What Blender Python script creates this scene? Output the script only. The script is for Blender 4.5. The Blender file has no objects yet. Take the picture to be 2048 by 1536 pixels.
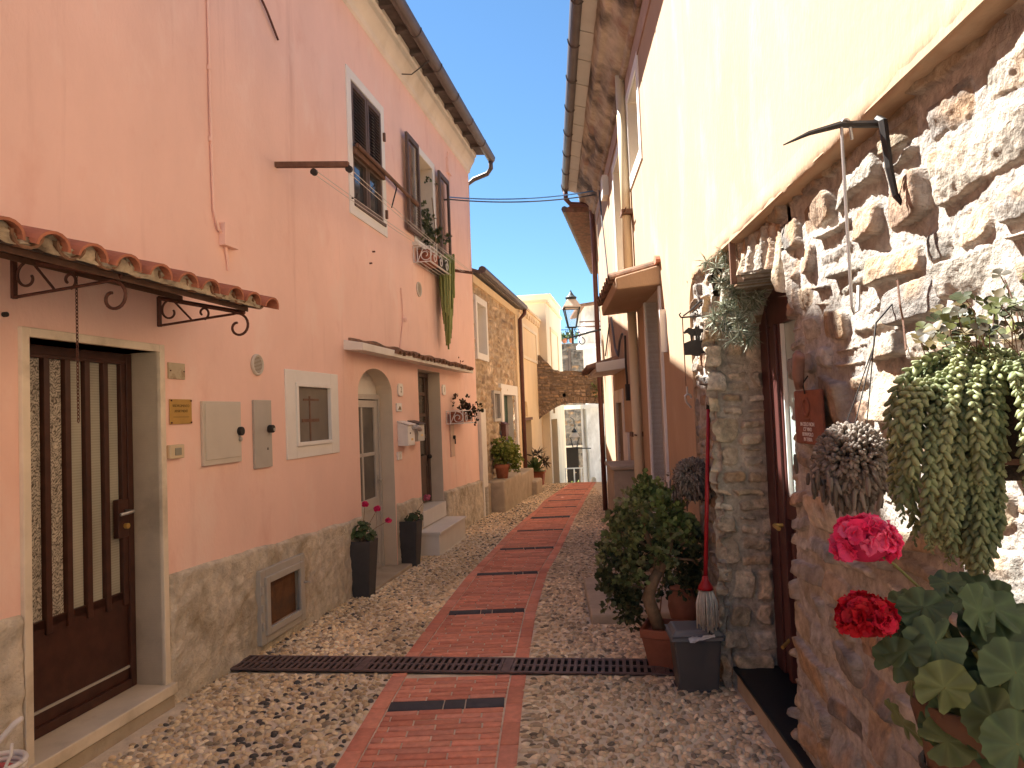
import bpy, math, random
import numpy as np
from mathutils import Vector, Matrix
sc = bpy.context.scene
COL = sc.collection
rad = math.radians
# ------------------------------------------------------------------ camera, sky, sun, exposure
PITCH, ROLL, AZL, AZR, FPX, CZ = .04113724, .03961391, .174310291, .0530491513, 1425., 1.65
_r0, _u0, FW = np.array([1., 0, 0]), np.array([0, -math.sin(PITCH), math.cos(PITCH)]), np.array([0, math.cos(PITCH), math.sin(PITCH)])
RT = math.cos(ROLL)*_r0 - math.sin(ROLL)*_u0
UP = math.sin(ROLL)*_r0 + math.cos(ROLL)*_u0
CAM = np.array([0, 0, CZ])
cd = bpy.data.cameras.new('camera'); co = bpy.data.objects.new('camera', cd); COL.objects.link(co)
cd.sensor_fit = 'HORIZONTAL'; cd.sensor_width = 36; cd.lens = 36*FPX/2048
cd.clip_start = .02; cd.clip_end = 3000
M = Matrix.Identity(4)
for i in range(3):
    M[i][0], M[i][1], M[i][2], M[i][3] = RT[i], UP[i], -FW[i], CAM[i]
co.matrix_world = M
sc.camera = co
SUN_EL, SUN_AZ = 55.2, rad(-52.0)      # elevation; azimuth clockwise from +Y (ahead and to the left)
w = bpy.data.worlds.new('World'); sc.world = w; w.use_nodes = True
nt = w.node_tree; bg = nt.nodes['Background']
sky = nt.nodes.new('ShaderNodeTexSky'); sky.sky_type = 'NISHITA'; sky.sun_disc = False
sky.sun_elevation = rad(SUN_EL); sky.sun_rotation = SUN_AZ + 2*math.pi
sky.altitude = 0; sky.air_density = 1.0; sky.dust_density = 0; sky.ozone_density = 10
tint = nt.nodes.new('ShaderNodeMix'); tint.data_type = 'RGBA'; tint.blend_type = 'MULTIPLY'; tint.inputs[0].default_value = 1; tint.inputs[7].default_value = (.60, .63, .56, 1)
nt.links.new(sky.outputs[0], tint.inputs[6]); nt.links.new(tint.outputs[2], bg.inputs[0]); bg.inputs[1].default_value = .051
sd = bpy.data.lights.new('sun', 'SUN'); so = bpy.data.objects.new('sun', sd); COL.objects.link(so)
sd.energy = 3.2; sd.angle = rad(.53); sd.color = (1, .965, .90)
_d = Vector((-math.cos(rad(SUN_EL))*math.sin(SUN_AZ), -math.cos(rad(SUN_EL))*math.cos(SUN_AZ), -math.sin(rad(SUN_EL))))
so.rotation_euler = _d.to_track_quat('-Z', 'Y').to_euler(); so.location = (-20, 3, 30)
sc.view_settings.view_transform = 'Standard'; sc.view_settings.look = 'None'
sc.view_settings.exposure = 2.85; sc.view_settings.gamma = 1
sc.render.engine = 'CYCLES'
sc.cycles.max_bounces = 8; sc.cycles.diffuse_bounces = 5; sc.cycles.glossy_bounces = 3; sc.cycles.transmission_bounces = 4
sc.cycles.caustics_reflective = False; sc.cycles.caustics_refractive = False

# ------------------------------------------------------------------ geometry helpers
A = lambda *a: np.array(a, float)
def unit(v): v = np.asarray(v, float); return v/np.linalg.norm(v)
def ray(px, py): return FW + (px-1024)/FPX*RT - (py-768)/FPX*UP
def atY(px, py, y):
    d = ray(px, py); return CAM + d*(y/d[1])
class Frame:                                   # a facade: s along it, z up, n out towards the street
    def __init__(S, x0, az, side, y0=0):
        S.o = A(x0, y0, 0); S.u = A(math.sin(az), math.cos(az), 0); S.n = A(math.cos(az), -math.sin(az), 0)*side
    def at(S, s, z, n=0): return S.o + S.u*s + S.n*n + A(0, 0, z)
    def px(S, x, y, n=0):
        d = ray(x, y); o = S.o + S.n*n; t = ((o-CAM) @ S.n)/(d @ S.n); p = CAM+d*t
        return (p-S.o) @ S.u, p[2]
    def pxs(S, x, y, s):
        d = ray(x, y); t = ((S.o-CAM) @ S.u + s)/(d @ S.u); p = CAM+d*t
        return (p-S.o) @ S.n, p[2]
FL = Frame(-2.866, AZL, 1); FR = Frame(1.0, AZR, -1); FS = Frame(1.05, AZR, -1)
GY = [-30, 4.2, 6.2, 8, 10.5, 12.9, 15, 17, 20.3, 24, 40, 400]; GZ = [0, 0, -.05, -.08, -.09, -.17, -.22, -.28, -.38, -1.2, -4.5, -4.6]
def gz(y): return np.interp(y, GY, GZ)
def G(px, py):
    d = ray(px, py); ys = np.arange(1, 30, .01); t = ys/d[1]; z = CZ+d[2]*t
    i = np.argmax(z < gz(ys)); return CAM+d*t[i]

class MB:
    def __init__(S): S.v = []; S.f = []
    def add(S, v, f):
        b = len(S.v); S.v += [tuple(map(float, p)) for p in v]; S.f += [[b+i for i in q] for q in f]; return S
    def obox(S, c, a, b, d):
        c, a, b, d = map(np.asarray, (c, a, b, d))
        v = [c+i*a+j*b+k*d for i in (-1, 1) for j in (-1, 1) for k in (-1, 1)]
        return S.add(v, [(0, 1, 3, 2), (4, 6, 7, 5), (0, 4, 5, 1), (2, 3, 7, 6), (0, 2, 6, 4), (1, 5, 7, 3)])
    def box(S, F, s0, s1, z0, z1, n0, n1):
        return S.obox(F.at((s0+s1)/2, (z0+z1)/2, (n0+n1)/2), F.u*(s1-s0)/2, A(0, 0, (z1-z0)/2), F.n*(n1-n0)/2)
    def bx(S, x0, x1, y0, y1, z0, z1):
        return S.obox(A((x0+x1)/2, (y0+y1)/2, (z0+z1)/2), A((x1-x0)/2, 0, 0), A(0, (y1-y0)/2, 0), A(0, 0, (z1-z0)/2))
    def ring(S, F, s0, s1, z0, z1, ws, wz, n0, n1, wzt=None):   # a rectangular frame
        t = wz if wzt is None else wzt
        S.box(F, s0, s0+ws, z0, z1, n0, n1); S.box(F, s1-ws, s1, z0, z1, n0, n1)
        if wz: S.box(F, s0+ws, s1-ws, z0, z0+wz, n0, n1)
        if t: S.box(F, s0+ws, s1-ws, z1-t, z1, n0, n1)
        return S
    def quad(S, a, b, c, d): return S.add([a, b, c, d], [(0, 1, 2, 3)])
    def prism(S, pts, vec):
        k = len(pts); pts = [np.asarray(p, float) for p in pts]; vec = np.asarray(vec, float)
        return S.add(pts+[p+vec for p in pts], [tuple(range(k))[::-1], tuple(range(k, 2*k))] + [(i, (i+1) % k, (i+1) % k+k, i+k) for i in range(k)])
    def tube(S, pts, r, k=8, cap=True):
        pts = [np.asarray(p, float) for p in pts]; n = len(pts)
        r = [r]*n if np.isscalar(r) else list(r)
        V = []; prev = None
        for i, p in enumerate(pts):
            t = pts[min(i+1, n-1)]-pts[max(i-1, 0)]; t = t/(np.linalg.norm(t)+1e-9)
            if prev is None:
                a = np.cross(t, A(0, 0, 1) if abs(t[2]) < .9 else A(1, 0, 0))
            else: a = prev - t*(prev @ t)
            a = a/(np.linalg.norm(a)+1e-9); prev = a; b = np.cross(t, a)
            V += [p+r[i]*(a*math.cos(2*math.pi*j/k)+b*math.sin(2*math.pi*j/k)) for j in range(k)]
        Fc = [(i*k+j, i*k+(j+1) % k, (i+1)*k+(j+1) % k, (i+1)*k+j) for i in range(n-1) for j in range(k)]
        if cap: Fc += [tuple(range(k))[::-1], tuple(range((n-1)*k, n*k))]
        return S.add(V, Fc)
    def lathe(S, c, prof, k=24, ax=None, sq=False, rot=0):
        c = np.asarray(c, float); e = ax or (A(1, 0, 0), A(0, 1, 0), A(0, 0, 1)); V = []
        for r, z in prof:
            for j in range(k):
                t = 2*math.pi*j/k+rot; V.append(c+e[0]*r*math.cos(t)+e[1]*r*math.sin(t)+e[2]*z)
        n = len(prof)
        Fc = [(i*k+j, i*k+(j+1) % k, (i+1)*k+(j+1) % k, (i+1)*k+j) for i in range(n-1) for j in range(k)]
        return S.add(V, Fc+[tuple(range(k))[::-1], tuple(range((n-1)*k, n*k))])
    def ell(S, c, r, k=12, m=8):
        r = A(r, r, r) if np.isscalar(r) else np.asarray(r, float); c = np.asarray(c, float)
        prof = [(math.sin(math.pi*i/m), -math.cos(math.pi*i/m)) for i in range(1, m)]
        V = [c+r*A(p*math.cos(2*math.pi*j/k), p*math.sin(2*math.pi*j/k), z) for p, z in prof for j in range(k)]+[c-r*A(0, 0, 1), c+r*A(0, 0, 1)]
        n = m-1
        Fc = [(i*k+j, i*k+(j+1) % k, (i+1)*k+(j+1) % k, (i+1)*k+j) for i in range(n-1) for j in range(k)]
        Fc += [((j+1) % k, j, n*k) for j in range(k)]+[((n-1)*k+j, (n-1)*k+(j+1) % k, n*k+1) for j in range(k)]
        return S.add(V, Fc)
    def spiral(S, c, e1, e2, r0, r1, a0, a1, r, n=22, k=6):
        pts = [np.asarray(c)+(r0+(r1-r0)*i/n)*(e1*math.cos(a0+(a1-a0)*i/n)+e2*math.sin(a0+(a1-a0)*i/n)) for i in range(n+1)]
        return S.tube(pts, r, k)
class NP:                                      # big meshes from arrays, with optional point colours
    def __init__(S, V, faces, C=None): S.v, S.f, S.c = V, faces, C
def npmesh(name, d, org):
    V = d.v-org; me = bpy.data.meshes.new(name); me.vertices.add(len(V)); me.vertices.foreach_set('co', V.astype(np.float32).ravel())
    F = [f for f in d.f if len(f)]
    li = np.concatenate([f.ravel() for f in F]); tot = np.concatenate([np.full(len(f), f.shape[1]) for f in F])
    me.loops.add(len(li)); me.loops.foreach_set('vertex_index', li.astype(np.int32))
    me.polygons.add(len(tot)); st = np.concatenate([[0], np.cumsum(tot)[:-1]])
    me.polygons.foreach_set('loop_start', st.astype(np.int32)); me.polygons.foreach_set('loop_total', tot.astype(np.int32))
    if d.c is not None:
        a = me.color_attributes.new('Col', 'FLOAT_COLOR', 'POINT'); c = np.ones((len(V), 4), np.float32); c[:, :3] = d.c
        a.data.foreach_set('color', c.ravel())
    me.update(calc_edges=True); me.validate(); return me
ORG = {}
def link(o, par, loc=None):
    COL.objects.link(o)
    if par: o.parent = par; ORG[o.name] = ORG[par.name]
    else: o.location = tuple(loc); ORG[o.name] = np.asarray(loc, float)
def tag(o, label=None, cat=None, group=None, kind=None):
    for k, v in (('label', label), ('category', cat), ('group', group), ('kind', kind)):
        if v: o[k] = v
    return o
def T(name, label, cat, loc, group=None):
    o = bpy.data.objects.new(name, None); o.empty_display_size = .05; link(o, None, loc); return tag(o, label, cat, group)
def P(par, name, mb, mat, bev=0, sm=False, label=None, loc=None):
    org = ORG[par.name] if par else np.asarray(loc, float)
    if isinstance(mb, NP): me = npmesh(name, mb, org)
    else:
        me = bpy.data.meshes.new(name); me.from_pydata((np.array(mb.v)-org).tolist(), [], mb.f); me.validate(); me.update()
    me.materials.append(mat); o = bpy.data.objects.new(name, me); link(o, par, loc)
    if sm: me.polygons.foreach_set('use_smooth', [True]*len(me.polygons))
    if bev:
        m = o.modifiers.new('bevel', 'BEVEL'); m.width = bev; m.segments = 2; m.limit_method = 'ANGLE'; m.angle_limit = rad(40)
    if label: o['label'] = label
    return o
def S1(name, mb, mat, label, cat, loc, group=None, kind=None, **k):
    return tag(P(None, name, mb, mat, loc=loc, **k), label, cat, group, kind)
def text(par, body, c, right, up, size, mat, name='lettering', depth=.0006):
    cu = bpy.data.curves.new(name, 'FONT'); cu.body = body; cu.size = size; cu.align_x = 'CENTER'; cu.align_y = 'CENTER'; cu.extrude = depth
    cu.materials.append(mat); o = bpy.data.objects.new(name, cu); link(o, par)
    r, u = unit(right), unit(up); n = np.cross(r, u); c = np.asarray(c)-ORG[par.name]
    bpy.context.view_layer.update(); me = bpy.data.meshes.new_from_object(o.evaluated_get(bpy.context.evaluated_depsgraph_get())); me.name = name
    bpy.data.objects.remove(o); q = bpy.data.objects.new(name, me); link(q, par)
    q.matrix_local = Matrix([[r[i], u[i], n[i], c[i]] for i in range(3)]+[[0, 0, 0, 1]]); return q

rs = np.random.RandomState(7)
def _h(i, j, s): 
    x = (i.astype(np.int64)*374761393+j.astype(np.int64)*668265263+s*982451653) & 0x7fffffff
    x = ((x ^ (x >> 13))*1274126177) & 0x7fffffff
    return ((x ^ (x >> 16)) & 0xffff)/65535.
def noise(x, y, s=0):
    i, j = np.floor(x), np.floor(y); a, b = x-i, y-j; a = a*a*(3-2*a); b = b*b*(3-2*b)
    return (_h(i, j, s)*(1-a)+_h(i+1, j, s)*a)*(1-b)+(_h(i, j+1, s)*(1-a)+_h(i+1, j+1, s)*a)*b*1.0-0
def fbm(x, y, s=0, o=4):
    r = 0; a = .5
    for k in range(o): r = r+a*(noise(x*2**k, y*2**k, s+k*17)-.5); a *= .5
    return r*2
def inst(bv, bf, pos, R, scl, col=None):       # R: (N,3,3) columns = local axes
    N, m = len(pos), len(bv); scl = np.asarray(scl, float)
    if scl.ndim == 1: scl = np.repeat(scl[:, None], 3, 1)
    V = np.einsum('nij,nmj->nmi', R, bv[None]*scl[:, None, :])+pos[:, None, :]
    F = [(f[None]+(np.arange(N)*m)[:, None, None]).reshape(-1, f.shape[1]) for f in bf]
    return NP(V.reshape(-1, 3), F, None if col is None else np.repeat(col, m, 0))
def axes(d, hint=None):                        # local y along d
    d = d/np.linalg.norm(d, axis=1, keepdims=True); h = rs.normal(size=d.shape) if hint is None else hint
    x = np.cross(d, h); x /= np.linalg.norm(x, axis=1, keepdims=True)+1e-9; z = np.cross(x, d)
    return np.stack([x, d, z], 2)
def merge(*ds):
    V = np.concatenate([d.v for d in ds]); F = []; b = 0
    for d in ds: F += [f+b for f in d.f]; b += len(d.v)
    C = np.concatenate([d.c for d in ds]) if ds[0].c is not None else None
    return NP(V, F, C)
def ball(k=6, m=4):
    b = MB().ell((0, 0, 0), 1, k, m); q = np.array([f for f in b.f if len(f) == 4]); t = np.array([f for f in b.f if len(f) == 3]); return np.array(b.v), [q, t]
def dome(k=8, m=2):
    V = []; 
    for i in range(m+1):
        a = math.pi/2*i/(m+.6); V += [(math.cos(a)*math.cos(2*math.pi*j/k), math.cos(a)*math.sin(2*math.pi*j/k), math.sin(a)) for j in range(k)]
    V.append((0, 0, 1)); n = (m+1)*k
    q = [(i*k+j, i*k+(j+1) % k, (i+1)*k+(j+1) % k, (i+1)*k+j) for i in range(m) for j in range(k)]
    t = [(m*k+j, m*k+(j+1) % k, n) for j in range(k)]
    return np.array(V), [np.array(q), np.array(t)]
PETAL = (A([0, 0, 0], [.42, .5, .10], [.50, .82, -.06], [.2, 1.02, .10], [-.2, 1.0, -.05], [-.5, .82, .10], [-.42, .5, -.02], [0, .55, .04]), [np.zeros((0, 4), int), np.array([(0, 1, 7), (1, 2, 7), (2, 3, 7), (3, 4, 7), (4, 5, 7), (5, 6, 7), (6, 0, 7)])])
LEAF = (A([0, 0, 0], [.5, .45, .12], [0, .5, 0], [-.5, .45, .12], [.32, .78, .06], [-.32, .78, .06], [0, 1, -.05]), [np.array([(0, 1, 4, 2), (0, 2, 5, 3)]), np.array([(2, 4, 6), (2, 6, 5)])])
BLADE = (A([-.5, 0, 0], [.5, 0, 0], [-.4, .5, .1], [.4, .5, .1], [0, 1, .0]), [np.array([(0, 1, 3, 2)]), np.array([(2, 3, 4)])])
def mixcol(n, cols, jit=.25, p=None):
    c = np.array(cols)[rs.choice(len(cols), n, p=p)]; return np.clip(c*(1+jit*rs.uniform(-1, 1, (n, 1))), 0, 1)

# ------------------------------------------------------------------ materials
def mat(name, col=(.5, .5, .5), rough=.8, var=.12, vs=5, bump=0, bs=60, metal=0, attr=False, spec=.3, stain=None, sscale=1.5, sthr=(.5, .7), squash=(1, 1, 1), bdist=.01, bump2=0, bs2=6, trans=0, alpha=1, coat=0):
    m = bpy.data.materials.new(name); m.use_nodes = True; n = m.node_tree.nodes; L = m.node_tree.links; b = n['Principled BSDF']
    tc = n.new('ShaderNodeTexCoord'); mp = n.new('ShaderNodeMapping'); L.new(tc.outputs['Object'], mp.inputs[0]); mp.inputs['Scale'].default_value = squash
    def nz(scale, det=5, src=mp):
        x = n.new('ShaderNodeTexNoise'); x.inputs['Scale'].default_value = scale; x.inputs['Detail'].default_value = det; x.inputs['Roughness'].default_value = .6; L.new(src.outputs[0], x.inputs[0]); return x
    def mix(kind, f, a, c):
        x = n.new('ShaderNodeMix'); x.data_type = 'RGBA'; x.blend_type = kind
        for s, v in ((x.inputs[0], f), (x.inputs[6], a), (x.inputs[7], c)):
            if hasattr(v, 'default_value') or hasattr(v, 'links'): L.new(v, s)
            else: s.default_value = v if isinstance(v, (int, float)) else (*v, 1)
        return x.outputs[2]
    if attr:
        at = n.new('ShaderNodeAttribute'); at.attribute_name = 'Col'; base = at.outputs[0]
    else: base = None
    if base is None:
        rg = n.new('ShaderNodeRGB'); rg.outputs[0].default_value = (*col, 1); base = rg.outputs[0]
    if var:
        r = n.new('ShaderNodeMapRange'); r.inputs['From Min'].default_value = .3; r.inputs['From Max'].default_value = .7
        r.inputs['To Min'].default_value = 1-var; r.inputs['To Max'].default_value = 1+var; L.new(nz(vs).outputs[0], r.inputs[0])
        cm = n.new('ShaderNodeCombineColor')
        for i in range(3): L.new(r.outputs[0], cm.inputs[i])
        base = mix('MULTIPLY', 1.0, base, cm.outputs[0])
    for st in (stain if isinstance(stain, list) else [(stain, sscale, sthr)] if stain else []):
        c2, ss, th = st[:3]; ms = mp
        if len(st) > 3: ms = n.new('ShaderNodeMapping'); L.new(tc.outputs['Object'], ms.inputs[0]); ms.inputs['Scale'].default_value = st[3]
        r = n.new('ShaderNodeMapRange'); r.inputs['From Min'].default_value = th[0]; r.inputs['From Max'].default_value = th[1]; L.new(nz(ss, 8, ms).outputs[0], r.inputs[0])
        base = mix('MIX', r.outputs[0], base, c2)
    L.new(base, b.inputs['Base Color']); b.inputs['Roughness'].default_value = rough; b.inputs['Metallic'].default_value = metal
    b.inputs['Specular IOR Level'].default_value = spec; b.inputs['Transmission Weight'].default_value = trans; b.inputs['Coat Weight'].default_value = coat
    if bump or bump2:
        prev = None
        for st, s_ in ((bump, bs), (bump2, bs2)):
            if not st: continue
            bp = n.new('ShaderNodeBump'); bp.inputs['Strength'].default_value = st; bp.inputs['Distance'].default_value = bdist
            L.new(nz(s_, 6).outputs[0], bp.inputs['Height'])
            if prev: L.new(prev.outputs[0], bp.inputs['Normal'])
            prev = bp
        L.new(prev.outputs[0], b.inputs['Normal'])
    return m
def leafmat(name, rough=.5, trans=.25):
    m = mat(name, attr=True, rough=rough, var=.1, vs=30, spec=.35)
    n = m.node_tree.nodes; L = m.node_tree.links; b = n['Principled BSDF']; src = b.inputs['Base Color'].links[0].from_socket
    t = n.new('ShaderNodeBsdfTranslucent'); L.new(src, t.inputs[0]); x = n.new('ShaderNodeMixShader'); x.inputs[0].default_value = trans
    L.new(b.outputs[0], x.inputs[1]); L.new(t.outputs[0], x.inputs[2]); L.new(x.outputs[0], n['Material Output'].inputs[0]); return m
m_pink = mat('pink_plaster', (.90, .61, .51), .9, .07, 1.2, .25, 45, stain=[((.70, .43, .35), 4.5, (.60, .84), (1, 1, .07)), ((.80, .49, .40), 3.4, (.58, .82)), ((.84, .53, .43), .9, (.54, .78)), ((.92, .67, .57), 2.6, (.55, .72))], bump2=.55, bs2=5, squash=(1, 1, .55))
m_yel = mat('yellow_plaster', (.46, .315, .20), .9, .08, 1.5, .35, 38, stain=[((.36, .235, .145), 5, (.58, .82), (1, 1, .07)), ((.40, .265, .165), 1.3, (.50, .8)), ((.53, .39, .27), 3, (.55, .75))], bump2=.3, bs2=7, squash=(1, 1, .45))
m_cream = mat('cream_plaster', (.80, .64, .42), .9, .08, 1.5, .2, 30, stain=[((.68, .48, .28), .8, (.55, .8))], squash=(1, 1, .5))
m_pale = mat('pale_plaster', (.80, .70, .53), .9, .1, 1.2, .2, 30, stain=[((.62, .52, .38), .9, (.55, .8))], squash=(1, 1, .4))
m_white = mat('white_plaster', (.80, .78, .73), .85, .04, 4, .1, 60)
m_offwh = mat('cornice_plaster', (.76, .72, .65), .9, .08, 2, .15, 40, stain=[((.55, .50, .42), 1.5, (.55, .8))])
m_reveal = mat('grey_plaster', (.64, .55, .44), .9, .06, 4, .15, 50)
m_plinth = mat('cement_plinth', (.62, .55, .44), .95, .28, 9, .9, 38, stain=[((.30, .24, .155), 2.2, (.48, .70)), ((.70, .62, .48), 6, (.54, .72))], bdist=.02)
m_marble = mat('worn_marble', (.76, .66, .51), .55, .1, 4, .05, 40, stain=[((.45, .37, .26), 3, (.52, .75))])
m_iron = mat('brown_iron', (.060, .022, .014), .45, .25, 12, .06, 90, spec=.4)
m_bracket = mat('rusty_iron', (.10, .040, .028), .7, .3, 30, .2, 90)
m_black = mat('dark_iron', (.03, .025, .022), .6, .2, 30)
m_wood = mat('dark_wood', (.125, .085, .066), .65, .25, 8, .15, 40, squash=(3, 3, .3))
m_wood2 = mat('old_wood', (.16, .085, .055), .75, .25, 12, .2, 60)
m_gut = mat('grey_brown_metal', (.12, .095, .085), .5, .15, 6, metal=.3)
m_gutbr = mat('brown_pipe_paint', (.13, .055, .045), .5, .15, 6)
m_soffit = mat('soffit_boards', (.11, .085, .075), .8, .3, 9, .2, 30)
m_tile = mat('terracotta_tile', (.42, .165, .10), .85, .2, 7, .25, 50, stain=[((.30, .13, .08), 5, (.55, .75))])
m_oldtile = mat('weathered_tile', (.22, .12, .075), .9, .35, 14, .4, 50, stain=[((.10, .075, .05), 8, (.5, .7)), ((.34, .28, .2), 10, (.6, .75))])
m_mortar_t = mat('tile_mortar', (.46, .39, .29), .95, .35, 14, .9, 40, stain=[((.12, .09, .065), 7, (.48, .65))])
m_glassd = mat('dim_glass', (.10, .09, .075), .12, .2, 3, spec=.6)
m_glassb = mat('pale_glass', (.42, .50, .47), .2, .06, 2, spec=.5)
m_mesh = mat('insect_mesh', (.17, .145, .115), .6, .12, 5)
m_metalgrey = mat('grey_painted_metal', (.44, .41, .36), .45, .06, 5, .04, 60)
m_beige = mat('beige_enamel', (.60, .55, .47), .4, .05, 4)
m_brass = mat('brass', (.60, .38, .11), .35, .1, 8, metal=.5)
m_engr = mat('engraved_letters', (.16, .10, .03), .6, 0)
m_lettw = mat('white_letters', (.75, .68, .60), .7, 0)
m_whitep = mat('white_paint', (.78, .75, .71), .5, .05, 10)
m_greyw = mat('pale_grey_woodwork', (.50, .47, .43), .55, .05, 8)
m_lace = mat('lace_glass', (.22, .20, .16), .4, .1, 3)
m_milk = mat('ribbed_glass', (.30, .29, .23), .35, .1, 3, .1, 20)
m_planter = mat('grey_planter', (.060, .058, .060), .6, .15, 6, .1, 60)
m_terra = mat('terracotta_pot', (.42, .16, .09), .85, .2, 8, .2, 50, stain=[((.5, .33, .23), 6, (.6, .78))])
m_terra2 = mat('brown_pot', (.30, .10, .055), .7, .2, 8, .15, 50)
m_slate = mat('black_slate', (.012, .013, .015), .5, .3, 40, .1, 90)
m_concr = mat('step_stone', (.46, .38, .28), .9, .2, 6, .5, 40, stain=[((.28, .22, .15), 3, (.5, .75))])
m_marstep = mat('white_marble_step', (.70, .67, .62), .5, .07, 3, .04, 40)
m_green = mat('green_door_paint', (.02, .06, .045), .5, .2, 10)
m_soil = mat('soil', (.05, .035, .025), .95, .4, 30, .8, 60)
m_pale_wall = mat('whitewash', (.72, .68, .62), .95, .18, 2.5, .5, 25, stain=[((.42, .38, .33), 1.3, (.52, .72)), ((.86, .83, .78), 2.4, (.55, .7))], squash=(1, 1, .5))
m_stonec = mat('stones', attr=True, rough=.92, var=.30, vs=26, bump=1.0, bs=70, bdist=.012, bump2=.7, bs2=20, stain=None)
m_stonef = mat('far_stones', attr=True, rough=.95, var=.22, vs=9, bump=.6, bs=22, bdist=.02)
m_peb = mat('pebbles', attr=True, rough=.62, var=.14, vs=60, bump=.15, bs=120, spec=.35)
m_brick = mat('paving_brick', attr=True, rough=.85, var=.13, vs=25, bump=.35, bs=140, bdist=.004)
m_grate = mat('cast_iron', (.15, .10, .09), .6, .3, 20, .3, 90, metal=.2)
m_dark = mat('dark_gap', (.008, .006, .005), .95, 0)
m_ground = mat('paving_mortar', (.72, .61, .46), .95, .22, 7, .7, 55, stain=[((.50, .41, .30), 1.1, (.5, .75))])
m_plast = mat('grey_plastic', (.085, .082, .082), .45, .06, 8)
m_plastl = mat('light_grey_plastic', (.17, .17, .175), .4, .05, 8)
m_film = mat('thin_plastic_bag', (.65, .65, .65), .25, .05, 8)
m_red = mat('red_handle', (.33, .012, .018), .35, .08, 12)
m_mop = mat('mop_cotton', attr=True, rough=.95, var=.15, vs=60)
m_leaf = leafmat('leaves'); m_leaf2 = leafmat('matte_leaves', .75, .12); m_petal = leafmat('petals', .6, .3)
m_bark = mat('bark', (.26, .17, .10), .9, .25, 18, .6, 40)
m_horn = mat('dry_gourd', (.30, .17, .13), .7, .2, 10, .15, 40)
m_steel = mat('galvanised_wire', (.5, .49, .47), .4, .1, 20, metal=.7)
m_cable = mat('cable_sheath', (.10, .10, .11), .6, 0)
m_line = mat('washing_line', (.62, .58, .52), .7, 0)
m_pipew = mat('cream_pipe', (.70, .58, .38), .5, .06, 3)
m_brownpl = mat('peeling_moulding', (.44, .36, .27), .95, .3, 4, .8, 14, stain=[((.10, .08, .065), 1.9, (.46, .62)), ((.30, .19, .14), 3, (.56, .7))], bdist=.03)
m_eaveshade = mat('eave_shade_pink', (.46, .32, .24), .95, .15, 5, .5, 20, stain=[((.35, .24, .19), 4, (.58, .72))])  # shade below the eaves put into a pinkish wall colour
m_lamp_m = mat('lantern_iron', (.035, .045, .05), .5, .2, 20)
m_lamp_top = mat('lantern_hood', (.75, .70, .60), .5, .15, 12)
m_clear = mat('lantern_glass', (.85, .88, .88), .1, 0, spec=.3); m_clear.node_tree.nodes['Principled BSDF'].inputs['Alpha'].default_value = .18
m_terraplq = mat('terracotta_plaque', (.23, .085, .05), .85, .2, 20, .4, 50)
m_pane = mat('window_glass', (.05, .055, .06), .06, 0, spec=.8)

# ------------------------------------------------------------------ walls with openings
def wallholes(m, F, s0, s1, z0, z1, holes, n=0, rev=None, back=None, revs=None):
    S_ = sorted({s0, s1, *[h[0] for h in holes], *[h[1] for h in holes]}); Z = sorted({z0, z1, *[h[2] for h in holes], *[h[3] for h in holes]})
    S_ = [x for x in S_ if s0 <= x <= s1]; Z = [x for x in Z if z0 <= x <= z1]
    for a, b in zip(S_, S_[1:]):
        for c, d in zip(Z, Z[1:]):
            if not any(h[0] <= (a+b)/2 <= h[1] and h[2] <= (c+d)/2 <= h[3] for h in holes):
                m.quad(F.at(a, c, n), F.at(b, c, n), F.at(b, d, n), F.at(a, d, n))
    for h in holes:
        r = rev or (MB() if revs is not None else m)
        a, b, c, d, dep = h[:5]; rise = h[5] if len(h) > 5 else 0
        q = lambda p0, p1: r.quad(F.at(*p0, n), F.at(*p1, n), F.at(*p1, n-dep), F.at(*p0, n-dep))
        top = d-rise
        q((a, c), (a, top)); q((b, c), (b, top)); q((a, c), (b, c))
        if rise:
            arc = [((a+b)/2-(b-a)/2*math.cos(math.pi*i/16), top+rise*math.sin(math.pi*i/16)) for i in range(17)]
            for p0, p1 in zip(arc, arc[1:]):
                q(p0, p1); m.quad(F.at(p0[0], p0[1], n), F.at(p1[0], p1[1], n), F.at(p1[0], d, n), F.at(p0[0], d, n))
        else: q((a, d), (b, d))
        if rev is None and revs is not None: revs.append(r)
        if back is not None: back.quad(F.at(a, c, n-dep), F.at(b, c, n-dep), F.at(b, d, n-dep), F.at(a, d, n-dep))
def body(m, F, s0, s1, z0, z1, n0, n1):       # closed volume behind a facade, keeps light out
    m.box(F, s0, s1, z0, z1, n0, n1)

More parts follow.
